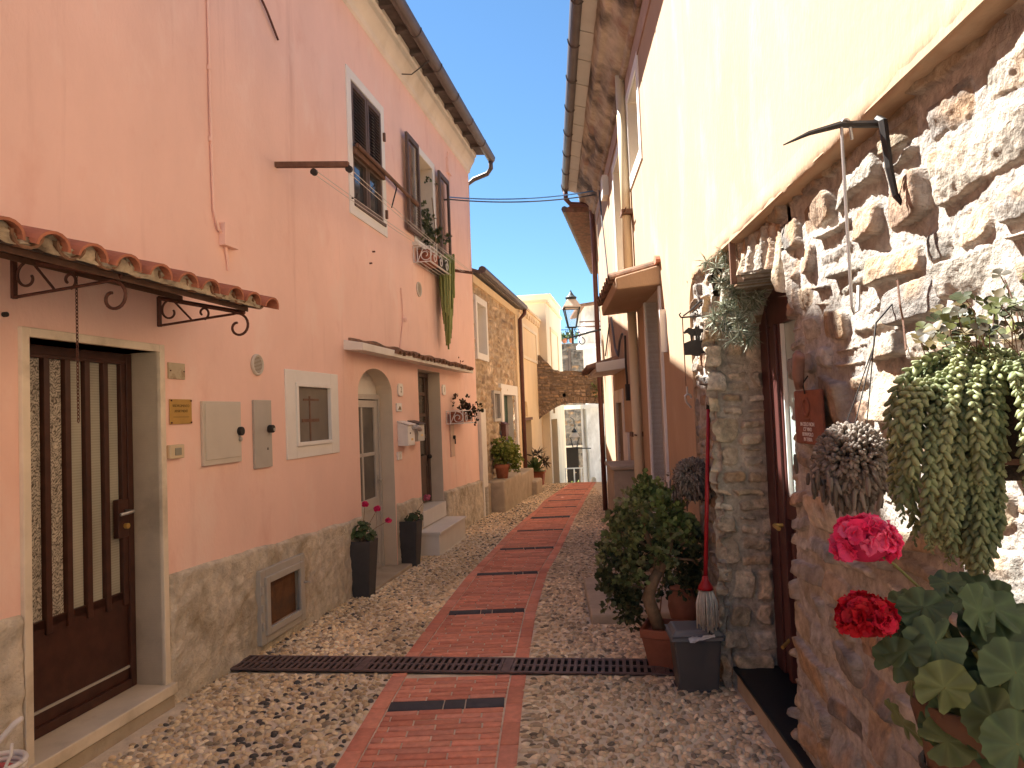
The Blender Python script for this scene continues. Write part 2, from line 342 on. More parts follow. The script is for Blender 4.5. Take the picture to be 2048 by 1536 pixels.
# ------------------------------------------------------------------ rubble stonework as a height field
STONE_N = [(.37, .325, .265), (.38, .29, .205), (.28, .25, .215), (.41, .37, .31), (.38, .265, .18), (.25, .225, .20), (.40, .32, .225), (.42, .39, .34), (.35, .24, .165)]
STONE_P = [(.56, .46, .34), (.50, .38, .25), (.42, .34, .26), (.60, .52, .41), (.46, .33, .22), (.36, .30, .24), (.54, .42, .27), (.62, .54, .44), (.40, .29, .21)]
def stonefield(U, V, seed, hc=(.08, .19), wc=(.10, .34), relief=.05, gap=.012, rough=.007, warp=.02, mort=(.44, .38, .32), pal=STONE_P, split=.3):
    r = np.random.RandomState(seed)
    u = U+warp*1.3*fbm(U*4, V*4, seed, 3)+.006*fbm(U*30, V*30, seed+3, 2); v = V+warp*2.0*fbm(U*2.2, V*2.6, seed+9, 3)+.005*fbm(U*30, V*30, seed+5, 2)
    v0, v1 = V.min()-.3, V.max()+.3; cb = [v0]
    while cb[-1] < v1: cb.append(cb[-1]+r.uniform(*hc))
    cb = np.array(cb); ci = np.clip(np.searchsorted(cb, v)-1, 0, len(cb)-2)
    H = np.zeros_like(U)+.004+.006*fbm(U*14, V*14, seed+1)+.004*fbm(U*50, V*50, seed+4, 2); C = np.ones(U.shape+(3,))*np.array(mort); C *= (1+.35*fbm(U*9, V*9, seed+2))[..., None]
    u0, u1 = U.min()-.5, U.max()+.5
    for k in range(len(cb)-1):
        M_ = ci == k
        if not M_.any(): continue
        x = [u0+r.uniform(0, .2)]
        hh = cb[k+1]-cb[k]
        while x[-1] < u1: x.append(x[-1]+r.uniform(*wc)*(.7+2.2*hh))
        x = np.array(x); um, vm = u[M_], v[M_]; xi = np.clip(np.searchsorted(x, um)-1, 0, len(x)-2); n = len(x)
        a0, a1 = x[xi], x[xi+1]; b0 = np.full(um.shape, cb[k]); b1 = np.full(um.shape, cb[k+1])
        sp = (r.rand(n) < split)[xi] & (hh > hc[0]*1.25); spv = (cb[k]+hh*r.uniform(.35, .65, n))[xi]
        up = sp & (vm > spv); lo = sp & ~up; b0 = np.where(up, spv, b0); b1 = np.where(lo, spv, b1)
        idx = xi*2+up
        g = [(gap*r.uniform(.35, 1.9, 2*n))[idx] for _ in range(4)]
        cx, cy = (a0+g[0]+a1-g[1])/2, (b0+g[2]+b1-g[3])/2; hx, hy = np.maximum((a1-g[1]-a0-g[0])/2, .004), np.maximum((b1-g[3]-b0-g[2])/2, .004)
        tl = r.uniform(-.12, .12, 2*n)[idx]; px, py = um-cx, vm-cy; px, py = px+tl*py, py-tl*px
        rr = np.minimum(np.minimum(hx, hy)*r.uniform(.25, .75, 2*n)[idx], .05); qx, qy = np.abs(px)-hx+rr, np.abs(py)-hy+rr
        sd_ = np.hypot(np.maximum(qx, 0), np.maximum(qy, 0))+np.minimum(np.maximum(qx, qy), 0)-rr
        ed = np.clip(-sd_/.008, 0, 1); prof = np.sqrt(1-(1-ed)**2)
        rl = relief*r.uniform(.35, 1.15, 2*n)[idx]
        tx, ty = r.normal(0, .13, 2*n)[idx], r.normal(0, .17, 2*n)[idx]
        h = prof*np.maximum(rl+tx*px+ty*py+rough*1.7*fbm(U[M_]*11+idx*7.1, V[M_]*11, seed+20, 3)+rough*fbm(U[M_]*45, V[M_]*45, seed+30, 3)-.006*np.clip(1+sd_/.05, 0, 1), .004)
        H[M_] = np.where(sd_ < 0, h, H[M_])
        cols = np.array(pal)[r.randint(0, len(pal), 2*n)]*r.uniform(.72, 1.2, (2*n, 1))
        cc = cols[idx]*(1+.5*fbm(U[M_]*16+idx*3.3, V[M_]*16, seed+40, 4))[:, None]
        ru = np.clip(fbm(U[M_]*7+idx, V[M_]*7, seed+50, 3)*3-.35, 0, 1)[:, None]; cc = cc*(1-ru*.5)+ru*.5*np.array([.50, .29, .13])
        f = np.clip(-sd_/.006, 0, 1)[:, None]; C[M_] = C[M_]*(1-f)+cc*f
    return H, np.clip(C, .01, .9)
def gridmesh(Pt, C, keep=None):               # Pt (a,b,3)
    a, b = Pt.shape[:2]; i = np.arange(a*b).reshape(a, b)
    Q = np.stack([i[:-1, :-1], i[1:, :-1], i[1:, 1:], i[:-1, 1:]], -1)
    Q = Q[keep] if keep is not None else Q.reshape(-1, 4)
    return NP(Pt.reshape(-1, 3), [Q.reshape(-1, 4)], C.reshape(-1, 3))
def onframe(F, U, V, H): return F.o+F.u*U[..., None]+F.n*H[..., None]+A(0, 0, 1)*V[..., None]

# ================================================================== SETTING: ground, path, cobbles
gy = np.concatenate([[-60, -20, -5], np.arange(0, 26, .25), [28, 32, 40, 80, 250]]); gx = np.concatenate([[-250, -40, -12], np.arange(-6, 8, .25), [12, 40, 250]])
X_, Y_ = np.meshgrid(gx, gy, indexing='ij'); Zg = gz(Y_)+.004*fbm(X_*2, Y_*2, 4)*(np.abs(X_) < 6)
S1('ground', gridmesh(np.stack([X_, Y_, Zg-.004], -1), np.ones(X_.shape+(3,))), m_ground, 'sandy mortar bed of the lane between the houses', 'ground', (0, 0, 0), kind='structure', sm=True)
PY = [-2, 3.4, 4.2, 5, 6.25, 7.75, 9.2, 10.6, 12.2, 13.8, 15.1, 16.4, 20.2, 24]
PL = [-1.35, -.915, -.873, -.83, -.715, -.56, -.33, -.11, .13, .40, .57, .81, 1.54, 2.3]; PR = [-.30, -.05, -.01, .045, .135, .30, .555, .77, .99, 1.25, 1.45, 1.65, 2.26, 2.9]
pl, pr = lambda y: np.interp(y, PY, PL), lambda y: np.interp(y, PY, PR)
DR0, DR1 = A(-2.05, 5.02), A(1.02, 4.585); DW = .135                   # drain centre line and half width
def dry(x): return DR0[1]+(x-DR0[0])*(DR1[1]-DR0[1])/(DR1[0]-DR0[0])
# brick path
bvs, bfs, bcs = [], [], []
def brick(x0, x1, y0, y1, col, lift=.0055):
    c = .0025; z = lambda y: float(gz(y))
    b = len(bvs); jz = rs.uniform(-.002, .002)
    sk = lambda y: -.03*(y-3)*.0
    for (d, h) in ((0, -.02), (0, lift-c), (c, lift)):
        for (x, y) in ((x0+d, y0+d), (x1-d, y0+d), (x1-d, y1-d), (x0+d, y1-d)): bvs.append((x, y, z(y)+h+jz))
    for i in range(2):
        for j in range(4): bfs.append((b+i*4+j, b+i*4+(j+1) % 4, b+i*4+4+(j+1) % 4, b+i*4+4+j))
    bfs.append((b+8, b+9, b+10, b+11)); bcs.extend([col]*12)
bands = [4.17, 6.24, 7.75, 9.2, 10.6, 12.2, 13.8, 15.1, 16.4, 17.8]
BC = [(.68, .275, .18), (.72, .31, .21), (.62, .235, .155), (.73, .295, .195), (.66, .285, .20)]
y = 2.6; row = 0
while y < 20.4:
    nb = [b for b in bands if b-.075 < y+.03 < b+.075]
    h = .0605 if not nb else .13
    a, b = float(pl(y+.03)), float(pr(y+.03)); bw = .098
    yy = dry((a+b)/2); ok = not (yy-DW-.012 < y+h and y < yy+DW+.012)
    if ok:
        if nb:
            f = rs.uniform(.4, .6); g = f+rs.uniform(.15, .22); w_ = b-a-2*bw
            for p, q in ((0, f), (f, g), (g, 1)): brick(a+bw+p*w_+.004, a+bw+q*w_-.004, y+.003, y+h-.003, tuple(np.array((.060, .058, .066))*rs.uniform(.8, 1.3)))
        else:
            x = a+bw-.03-(.125 if row % 2 else 0)-rs.uniform(0, .05)
            while x < b-bw-.02:
                x1 = x+.25; p, q = max(x, a+bw), min(x1, b-bw)
                if q-p > .02: brick(p+.005, q-.005, y+.0035+rs.uniform(0, .002), y+h-.0045, tuple(np.array(BC[rs.randint(5)])*rs.uniform(.85, 1.12)))
                x = x1
    y += h+.004; row += 1
y = 2.6
while y < 20.4:
    yn = y+.255; ym = (y+yn)/2
    for e, sgn in ((pl, 1), (pr, -1)):
        x = float(e(ym)); yy = dry(x)
        y0, y1 = y, yn-.006
        if y0 < yy < y1 or abs(ym-yy) < DW+.13:
            if ym < yy: y1 = min(y1, yy-DW-.01)
            else: y0 = max(y0, yy+DW+.01)
        if y1-y0 > .05:
            c = tuple(np.array(BC[rs.randint(5)])*rs.uniform(.85, 1.1)); k = 3
            n0 = len(bvs); xa, xb = float(e(y0)), float(e(y1)); brick(0, 1, y0, y1, c)
            for i in range(n0, len(bvs)):
                vx, vy, vz = bvs[i]; t = (vy-y0)/(y1-y0); base = xa+(xb-xa)*t; off = (vx if vx < .5 else vx-1+.092)
                bvs[i] = (base+(off if sgn > 0 else off-.092), vy, vz)
    y = yn
S1('path', NP(np.array(bvs), [np.array(bfs)], np.array(bcs)), m_brick, 'red brick strip with dark slate bands down the middle of the lane', 'path', (-.5, 4, 0), kind='structure')
# cobbles: every pebble is a small dome of its own size, turn and colour
sp = .041; px_, py_ = np.meshgrid(np.arange(-2.9, 3.6, sp), np.arange(2.3, 22.5, sp*.87), indexing='ij'); px_ = px_+(np.arange(px_.shape[1]) % 2)*sp/2
pp = np.stack([px_.ravel(), py_.ravel()], 1); pp += rs.uniform(-.4, .4, pp.shape)*sp
def coord(F): return (pp-F.o[:2]) @ F.u[:2], (pp-F.o[:2]) @ F.n[:2]
sl, nl = coord(FL); sr, nr = coord(FR)
keep = (nl > .0) & (nr > -.03) & ((pp[:, 0] < pl(pp[:, 1])-.012) | (pp[:, 0] > pr(pp[:, 1])+.012)) & (np.abs(pp[:, 1]-dry(pp[:, 0])) > DW+.012)
keep &= ~((sl < 4.42) & (nl < .13) & (sl > 3.3)) & ~((sl > 9.12) & (sl < 10.52) & (nl < .33)) & ~((sl > 7.2) & (sl < 8.6) & (nl < .17))
keep &= ~((nr < .0) & (sr < 4.3)) & ~((sl > 12.9) & (nl < -.02)) & ~((sr > 5.65) & (sr < 7.0) & (nr < .78-.05*(sr-5.6)))
dist = pp[:, 1]; keep &= (dist < 9) | (rs.rand(len(pp)) < .8)
left = pp[keep, 0] < pl(pp[keep, 1]); pp = pp[keep]; N = len(pp)
big = noise(pp[:, 0]*1.3, pp[:, 1]*1.3, 3)
a_ = rs.uniform(.0135, .025, N)*(.85+.4*big); a_ *= np.where(rs.rand(N) < .12, 1.35, 1); b_ = a_*rs.uniform(.5, .9, N)
th = np.where(left, rs.normal(.2, .8, N), rs.uniform(0, 3.14, N)); nearp = (~left) & (pp[:, 0]-pr(pp[:, 1]) < .10); th = np.where(nearp, rs.normal(0, .12, N), th); a_ = np.where(nearp, a_*1.25, a_); b_ = np.where(nearp, b_*.7, b_)
R_ = np.zeros((N, 3, 3)); R_[:, 0, 0] = np.cos(th); R_[:, 1, 0] = np.sin(th); R_[:, 0, 1] = -np.sin(th); R_[:, 1, 1] = np.cos(th); R_[:, 2, 2] = 1
ti = rs.normal(0, .16, (N, 2)); R_[:, 2, 0] = ti[:, 0]; R_[:, 2, 1] = ti[:, 1]
cl = mixcol(N, [(.54, .42, .26), (.48, .35, .20), (.60, .49, .34), (.38, .27, .16), (.24, .185, .12), (.085, .075, .063)], .2, [.28, .26, .17, .16, .09, .04])
cr = mixcol(N, [(.46, .36, .26), (.38, .29, .21), (.54, .44, .34), (.28, .22, .165), (.15, .125, .10), (.58, .51, .42)], .2, [.27, .25, .16, .16, .09, .07])
cp = np.where(left[:, None], cl*A(1.48, 1.5, 1.5), cr*A(1.65, 1.62, 1.42)); dk = noise(pp[:, 0]*.9+5, pp[:, 1]*.9, 8) > .62; cp = np.where((dk & left & (rs.rand(N) < .15))[:, None], np.array([.085, .076, .066]), cp)
cp = cp*(.72+.5*noise(pp[:, 0]*2.2+3, pp[:, 1]*1.4, 14))[:, None]; pos = np.stack([pp[:, 0], pp[:, 1], gz(pp[:, 1])-.004], 1); scl = np.stack([a_, b_, rs.uniform(.009, .017, N)], 1)
nm = pos[:, 1] < 8.5; d1, d2 = dome(9, 2), dome(6, 1)
near = inst(*d1, pos[nm], R_[nm], scl[nm], cp[nm]); far = inst(*d2, pos[~nm], R_[~nm], scl[~nm]*A(1.15, 1.15, 1), cp[~nm])
S1('cobbles', merge(near, far), m_peb, 'rounded cream, tan and dark pebbles set in the mortar of the lane', 'cobbles', (0, 5, 0), kind='stuff', sm=True)
# drain grate
g = T('drain_grate', 'long cast iron drain grate with two rows of slots across the lane', 'drain grate', (-.5, 4.8, 0))
u2 = unit(np.append(DR1-DR0, 0)); v2 = A(-u2[1], u2[0], 0); Ld = np.linalg.norm(DR1-DR0); D = lambda t, q, z: np.append(DR0, 0)+u2*t+v2*q+A(0, 0, z-.012)
mb = MB(); mb.quad(D(0, -DW, .006), D(Ld, -DW, .006), D(Ld, DW, .006), D(0, DW, .006)); P(g, 'slot_shade', mb, m_dark)  # flat black sheet, painted as the shade down the slots
mb = MB(); pitch = .0445; nb = int(Ld/pitch)
for q in (-DW+.012, 0, DW-.012): mb.obox(D(Ld/2, q, .014), u2*Ld/2, v2*.012, A(0, 0, .006))
for i in range(nb+1):
    wd = .0115 if i % 22 else .03
    for q in (-.0615, .0615): mb.obox(D(min(i*pitch+.01, Ld-.01), q, .014), u2*wd, v2*.052, A(0, 0, .0055))
P(g, 'grating', mb, m_grate, .002)

# ================================================================== PINK HOUSE (left)
H = T('pink_house', 'long salmon pink two storey house filling the left side of the lane', 'house', FL.at(8, 0, 0))
zc = 6.0
fw_, rvs, bk = MB(), [], MB()
zt = FL.px(262, 712, -.2)[1]
holes = [(3.39, 4.315, .13, 2.10, .215), (6.08, 6.885, 1.45, 1.97, .05), (7.44, 8.33, 3.88, 5.22, .10), (9.6, 10.47, 4.02, 5.27, .32), (7.41, 8.43, -.3, 2.20, .22, .27), (9.45, 10.49, .42, 2.28, .25)]
wallholes(fw_, FL, -7, 12.85, -.6, 6.3, holes, 0, None, None, rvs)
P(H, 'wall', fw_, m_pink)
for r, h in zip(rvs, holes):
    P(H, 'reveal', r, m_reveal); P(H, 'opening_back', MB().box(FL, h[0]-.02, h[1]+.02, h[2], h[3], -h[4]-.03, -h[4]-.006), m_dark)
mb = MB(); mb.quad(FL.at(12.85, -1), FL.at(12.85, -1, -7), FL.at(12.85, 6.3, -7), FL.at(12.85, 6.3)); mb.quad(FL.at(-7, -1), FL.at(-7, -1, -7), FL.at(-7, 6.3, -7), FL.at(-7, 6.3)); mb.quad(FL.at(-7, -1, -7), FL.at(12.85, -1, -7), FL.at(12.85, 6.3, -7), FL.at(-7, 6.3, -7))
P(H, 'side_wall', mb, m_pink)
# cornice, soffit, gutter, roof
prof = [(0.002, 5.985), (.03, 6.0), (.045, 6.06), (.08, 6.13), (.12, 6.19), (.135, 6.26), (.16, 6.27), (.16, 6.34), (.002, 6.34)]
mb = MB().prism([FL.at(-7, z, n) for n, z in prof], FL.u*19.85); P(H, 'cornice', mb, m_offwh)
mb = MB().prism([FL.at(-7, z, n) for n, z in [(.0, 6.345), (.44, 6.30), (.44, 6.36), (-3.6, 7.9), (-7.3, 6.4), (-7.2, 6.3), (-3.6, 7.8)]], FL.u*19.9); P(H, 'roof', mb, m_soffit)
for s_ in np.arange(4.1, 12.9, .55): P(H, 'rafter', MB().box(FL, s_, s_+.07, 6.265, 6.33, .165, .40), m_soffit)
mb = MB(); k = 10
arc = [(math.cos(math.pi*(1+i/k)), math.sin(math.pi*(1+i/k))) for i in range(k+1)]
pts = [(.415+.072*c, 6.27+.105*s_) for c, s_ in arc]+[(.415+.064*c, 6.27+.097*s_) for c, s_ in arc[::-1]]
mb.prism([FL.at(-7, z, n) for n, z in pts], FL.u*19.95)
for s_ in np.arange(.4, 12.8, .9): mb.tube([FL.at(s_, 6.27+.11*b_, .415+.077*a_) for a_, b_ in arc], .006, 5)
P(H, 'gutter', mb, m_gut)
P(H, 'downspout', MB().tube([FL.at(12.86, 6.20, .415), FL.at(12.90, 6.06, .41), FL.at(12.94, 5.98, .33), FL.at(12.93, 5.90, .08), FL.at(12.92, 5.80, -.05), FL.at(12.92, 4.5, -.06)], .042, 10), m_gut, sm=True)
P(H, 'cable_hook', MB().tube([FL.at(9.05, 6.02, .05), FL.at(9.05, 6.0, .18), FL.at(9.05, 6.15, .42)], .008, 5), m_black)
# chimney (throws the shadow that falls beside the stone doorway)
mb = MB().box(FL, 5.15, 5.72, 6.2, 7.8, -.6, -.12); mb.box(FL, 5.1, 5.77, 7.8, 7.88, -.65, -.07); P(H, 'chimney', mb, m_pink)
# cement plinth
def plinth(sa, sb, za, zb, n0, holes=()):
    U, V = np.meshgrid(np.arange(sa, sb+1e-6, .022), np.linspace(-.45, 1, 66), indexing='ij')
    tz = za+(zb-za)*(U-4.36)/8.5+.018*fbm(U*3, U*0+2, 5); V = np.where(V > 0, V*tz, V); edge = np.clip((tz-V)/.03, 0, 1)*np.clip((U-sa)/.02, 0, 1)*np.clip((sb-U)/.02, 0, 1)
    Hh = np.where(edge <= 0, -.01, n0*np.sqrt(edge)+.018*fbm(U*6, V*6, 6, 5)+.016*fbm(U*17, V*17, 9, 4))
    kp = np.ones((U.shape[0]-1, U.shape[1]-1), bool)
    for h in holes: kp &= ~((U[:-1, :-1] >= h[0]) & (U[1:, 1:] <= h[1]) & (V[:-1, :-1] >= h[2]) & (V[1:, 1:] <= h[3]))
    P(H, 'plinth', gridmesh(onframe(FL, U, V, Hh), np.ones(U.shape+(3,)), kp), m_plinth, sm=True)
plinth(.5, 3.35, .8, .5, .02); plinth(4.36, 7.40, .775, .47, .025, [(5.40, 5.95, .12, .50)]); plinth(8.45, 9.44, .80, .52, .02); plinth(10.5, 12.88, .76, .49, .05)
# iron door
D_ = P(H, 'iron_door', MB().ring(FL, 3.395, 4.31, .14, 2.095, .045, .05, -.215, -.165).box(FL, 3.435, 4.27, .18, .70, -.212, -.185), m_iron, .004)
zb = FL.px(262, 1192, -.2)[1]
mb = MB().box(FL, 3.435, 4.27, .70, zb, -.212, -.185)
for i in range(6): mb.box(FL, 3.535+i*.138, 3.573+i*.138, zb-.03, 2.06, -.205, -.172)
mb.box(FL, 3.435, 4.27, 2.03, 2.055, -.212, -.17); P(D_, 'bars', mb, m_iron, .003)
for i in range(6):
    s_ = (3.437 if i == 0 else 3.575+(i-1)*.138)
    zz = np.arange(zb, 2.035, .004); uu = np.linspace(s_, 3.53+i*.138, 22); U, V = np.meshgrid(uu, zz, indexing='ij')
    if i < 3: w_ = np.abs(np.sin(V*150+2.2*np.sin(U*70+i)+7*fbm(U*40, V*25, i, 3))); cc = np.where(w_[..., None] > .55, A(.50, .46, .38), A(.12, .10, .08)); cc = cc*(.7+.6*noise(U*60, V*90, 4))[..., None]
    else: w_ = np.sin(V*420)*.5+.5; cc = A(.42, .41, .33)*(.8+.25*w_[..., None]+.3*fbm(U*5, V*3, i)[..., None])
    lace = mat('lace_glass_pane', attr=True, rough=.3, var=0) if i == 0 else lace
    P(D_, 'glass_pane', gridmesh(onframe(FL, U, V, U*0-.196), cc), lace)
mb = MB().box(FL, 4.16, 4.245, 1.02, 1.24, -.186, -.150); P(D_, 'lock_plate', mb, m_iron, .004)
mb = MB().tube([FL.at(4.215, 1.17, -.15), FL.at(4.215, 1.17, -.095), FL.at(4.20, 1.17, -.085), FL.at(4.10, 1.165, -.085)], .010, 8); P(D_, 'handle', mb, m_steel, sm=True)
P(D_, 'lock_cylinder', MB().tube([FL.at(4.215, 1.085, -.15), FL.at(4.215, 1.085, -.13)], .016, 10), m_brass)
P(D_, 'kick_strip', MB().box(FL, 3.44, 4.27, .255, .268, -.187, -.175), m_metalgrey)
mb = MB().box(FL, 3.345, 3.39, .12, 2.145, -.215, .022).box(FL, 4.315, 4.36, .12, 2.145, -.215, .022).box(FL, 3.39, 4.315, 2.10, 2.145, -.215, .022); P(H, 'door_surround', mb, m_marble, .004)
mb = MB().box(FL, 3.20, 4.375, .075, .138, -.213, .055); P(H, 'door_step', mb, m_marble, .006)
P(H, 'step_base', MB().box(FL, 3.2, 4.37, -.2, .075, -.1, .04), m_concr, .01)
P(H, 'blank_hook', MB().tube([FL.at(3.27, 2.19, 0), FL.at(3.27, 2.19, .02)], .012, 8), m_black)
# cellar hatch
h_ = P(H, 'cellar_hatch', MB().ring(FL, 5.33, 6.03, .03, .57, .075, .075, .0, .055).ring(FL, 5.385, 5.975, .09, .515, .055, .05, .05, .075), m_metalgrey, .005)
mat_rust = mat('rusty_mesh', (.16, .075, .035), .8, .3, 9, .5, 160, stain=[((.62, .30, .10), 2.2, (.56, .66)), ((.10, .06, .04), 6, (.5, .7))])
P(h_, 'mesh_panel', MB().box(FL, 5.43, 5.93, .13, .48, -.03, .015), mat_rust)
for z in (.14, .27, .40): P(h_, 'hinge', MB().tube([FL.at(5.345, z, .062), FL.at(5.345, z+.055, .062)], .011, 8), m_metalgrey)
P(h_, 'latch', MB().tube([FL.at(5.99, .34, .055), FL.at(5.99, .34, .095), FL.at(6.02, .33, .10)], .010, 6), m_metalgrey)
# small window
w_ = P(H, 'small_window', MB().ring(FL, 5.87, 6.895, 1.345, 2.085, .165, .10, -.002, .012, .105), m_white, .004)
P(w_, 'frame', MB().ring(FL, 6.035, 6.73, 1.445, 1.98, .035, .032, -.03, .026), m_white, .003)
P(w_, 'insect_screen', MB().box(FL, 6.07, 6.695, 1.477, 1.948, -.012, -.006), m_mesh)
P(w_, 'casement_bars', MB().box(FL, 6.31, 6.335, 1.48, 1.87, -.006, -.003).box(FL, 6.17, 6.50, 1.645, 1.672, -.006, -.0025).box(FL, 6.2, 6.5, 1.83, 1.848, -.006, -.0025), m_wood2)
P(H, 'cellar_flap', MB().box(FL, 6.02, 6.1, 1.39, 1.40, .0, .001), m_white)
# shuttered upper window
w_ = P(H, 'shuttered_window', MB().ring(FL, 7.33, 8.43, 3.77, 5.325, .11, .105, -.002, .014), m_white, .003)
for a0 in (7.45, 7.895):
    b0 = a0+.43; s_ = P(w_, 'shutter', MB().ring(FL, a0, b0, 4.47, 5.205, .045, .05, -.055, .012), m_wood, .002)
    mb = MB()
    for z in np.arange(4.535, 5.15, .036): mb.obox(FL.at((a0+b0)/2, z, -.02), FL.u*.172, A(0, 0, .003), FL.n*.022+A(0, 0, -.016))
    P(s_, 'slats', mb, m_wood)
    s_ = P(w_, 'shutter_flap', MB().ring(FL, a0, b0, 3.90, 4.46, .05, .06, -.06, .0), m_wood, .002)
    P(s_, 'pane', MB().box(FL, a0+.05, b0-.05, 3.96, 4.40, -.045, -.038), m_pane)
P(w_, 'crossbar', MB().box(FL, 7.44, 8.33, 4.42, 4.50, .01, .045), m_wood2, .003)
P(w_, 'sill_board', MB().box(FL, 7.44, 8.36, 3.875, 3.91, -.05, .03), m_wood, .003)
for s_, z in ((8.365, 4.9), (8.365, 3.98)): P(w_, 'shutter_hinge', MB().box(FL, s_, s_+.03, z, z+.10, .014, .04), m_wood2)
P(w_, 'shutter_catch', MB().tube([FL.at(7.37, 3.93, .01), FL.at(7.37, 3.93, .07), FL.at(7.37, 3.97, .075)], .009, 6), m_black)
# open window with shutters folded back
w_ = P(H, 'open_window', MB().ring(FL, 9.5, 10.57, 3.95, 5.37, .1, .08, -.002, .014, .1), m_white, .003)
for a0, b0 in ((9.08, 9.58), (10.58, 11.13)):
    s_ = P(w_, 'shutter', MB().ring(FL, a0, b0, 4.03, 5.29, .05, .07, .05, .085), m_wood, .002)
    mb = MB()
    for z in np.arange(4.12, 5.2, .036): mb.obox(FL.at((a0+b0)/2, z, .066), FL.u*(b0-a0-.09)/2, A(0, 0, .003), FL.n*.014+A(0, 0, -.016))
    P(s_, 'slats', mb, m_wood)
P(w_, 'casement', MB().ring(FL, 9.62, 10.05, 4.05, 5.24, .05, .06, -.24, -.2), m_greyw, .003)
P(w_, 'inner_wall', MB().box(FL, 9.6, 10.47, 4.02, 5.26, -.318, -.30), m_whitep)
P(w_, 'sill', MB().box(FL, 9.40, 10.62, 3.90, 3.95, -.1, .09), m_offwh, .006)
# arched door
dn = -.21
d_ = P(H, 'arched_door', MB().ring(FL, 7.412, 8.428, -.12, 1.93, .05, .0, dn, dn+.06, .06), m_greyw, .004)
P(d_, 'tympanum', MB().box(FL, 7.41, 8.43, 1.93, 2.2, dn-.004, dn+.02), m_offwh)
lf = MB().ring(FL, 7.47, 8.37, -.08, 1.86, .095, .09, dn+.01, dn+.045, .08)
lf.box(FL, 7.565, 8.275, .64, .76, dn+.011, dn+.044).box(FL, 7.565, 8.275, 1.235, 1.275, dn+.011, dn+.04).box(FL, 7.89, 7.935, .76, 1.78, dn+.011, dn+.04).box(FL, 7.565, 8.275, .01, .64, dn+.012, dn+.03)
P(d_, 'leaf', lf, m_greyw, .004)
for a0, b0 in ((7.565, 7.89), (7.935, 8.275)):
    for z0, z1 in ((.76, 1.235), (1.275, 1.78)): P(d_, 'pane', MB().box(FL, a0, b0, z0, z1, dn+.02, dn+.026), m_glassd)
hd = MB().tube([FL.at(8.33, .95, dn+.045), FL.at(8.33, .95, dn+.095), FL.at(8.23, .95, dn+.1)], .012, 8).box(FL, 8.31, 8.35, .83, 1.0, dn+.045, dn+.052); P(d_, 'handle', hd, m_metalgrey)
P(H, 'door_sill', MB().box(FL, 7.22, 8.58, -.3, -.045, -.2, .15), m_concr, .01)
# dark wooden door and its marble steps
dn = -.235
d_ = P(H, 'wooden_door', MB().ring(FL, 9.455, 10.485, .44, 2.27, .06, .0, dn, dn+.06, .06).box(FL, 9.515, 10.425, .44, 1.05, dn+.005, dn+.03).ring(FL, 9.56, 9.95, .52, .98, .03, .03, dn+.03, dn+.042).ring(FL, 9.99, 10.38, .52, .98, .03, .03, dn+.03, dn+.042), m_wood, .003)
mb = MB()
for z in (1.05, 1.35, 1.65, 1.95): mb.box(FL, 9.515, 10.425, z, z+.05, dn+.005, dn+.04)
for s_ in (9.515, 9.94, 10.37): mb.box(FL, s_, s_+.055, 1.05, 2.21, dn+.004, dn+.038)
P(d_, 'glazing_bars', mb, m_wood, .003)
for z in (1.1, 1.4, 1.7, 2.0):
    for s_ in (9.57, 9.995): P(d_, 'pane', MB().box(FL, s_, s_+.375, z, min(z+.25, 2.21), dn+.012, dn+.018), m_glassd)
P(d_, 'knob', MB().ell(FL.at(10.40, 1.08, dn+.07), .035, 10, 8), m_black, sm=True)
P(H, 'upper_step', MB().box(FL, 9.4, 10.50, .22, .427, -.24, .03), m_marstep, .006)
P(H, 'lower_step', MB().box(FL, 9.16, 10.50, -.25, .17, -.02, .30).box(FL, 9.14, 10.52, .17, .205, -.02, .32), m_marstep, .005)
# conduit, junction box, cable stubs, blemishes
P(H, 'conduit', MB().tube([FL.at(4.90, 6.0, .014), FL.at(4.905, 4.2, .014), FL.at(4.90, 3.85, .016), FL.at(4.91, 3.4, .014), FL.at(4.915, 3.12, .016), FL.at(4.96, 3.0, .02), FL.at(5.04, 2.98, .02)], .011, 8), m_pink, sm=True)
for z in (4.6, 4.1, 3.6): P(H, 'pipe_clip', MB().tube([FL.at(4.902, z, .012), FL.at(4.902, z+.03, .012)], .017, 8), m_pink)
P(H, 'junction_box', MB().box(FL, 4.99, 5.16, 2.90, 3.06, 0, .05), m_pink, .004)
P(H, 'cable_tail', MB().tube([FL.at(5.05, 2.90, .012), FL.at(5.07, 2.82, .012), FL.at(5.09, 2.74, .006)], .012, 6), m_pink)
P(H, 'loose_cable', MB().tube([FL.at(5.55, 5.07, .02), FL.at(5.7, 4.96, .025), FL.at(5.88, 4.82, .02)], .010, 6), m_bracket)
P(H, 'cable_stub', MB().tube([FL.at(8.86, 3.25, .01), FL.at(8.90, 2.9, .014), FL.at(8.74, 2.46, .008)], .008, 6).ell(FL.at(8.92, 2.86, .03), .03, 8, 6), m_pink)
P(H, 'corner_conduit', MB().tube([FL.at(11.35, 5.85, .02), FL.at(11.40, 5.5, .02), FL.at(11.38, 4.6, .02)], .010, 6).box(FL, 11.30, 11.5, 5.5, 5.75, 0, .04), m_pink)
for s_, z in ((7.95, 3.5), (7.85, 3.35)): P(H, 'wall_peg', MB().tube([FL.at(s_, z, 0), FL.at(s_, z, .03)], .010, 6), m_bracket)

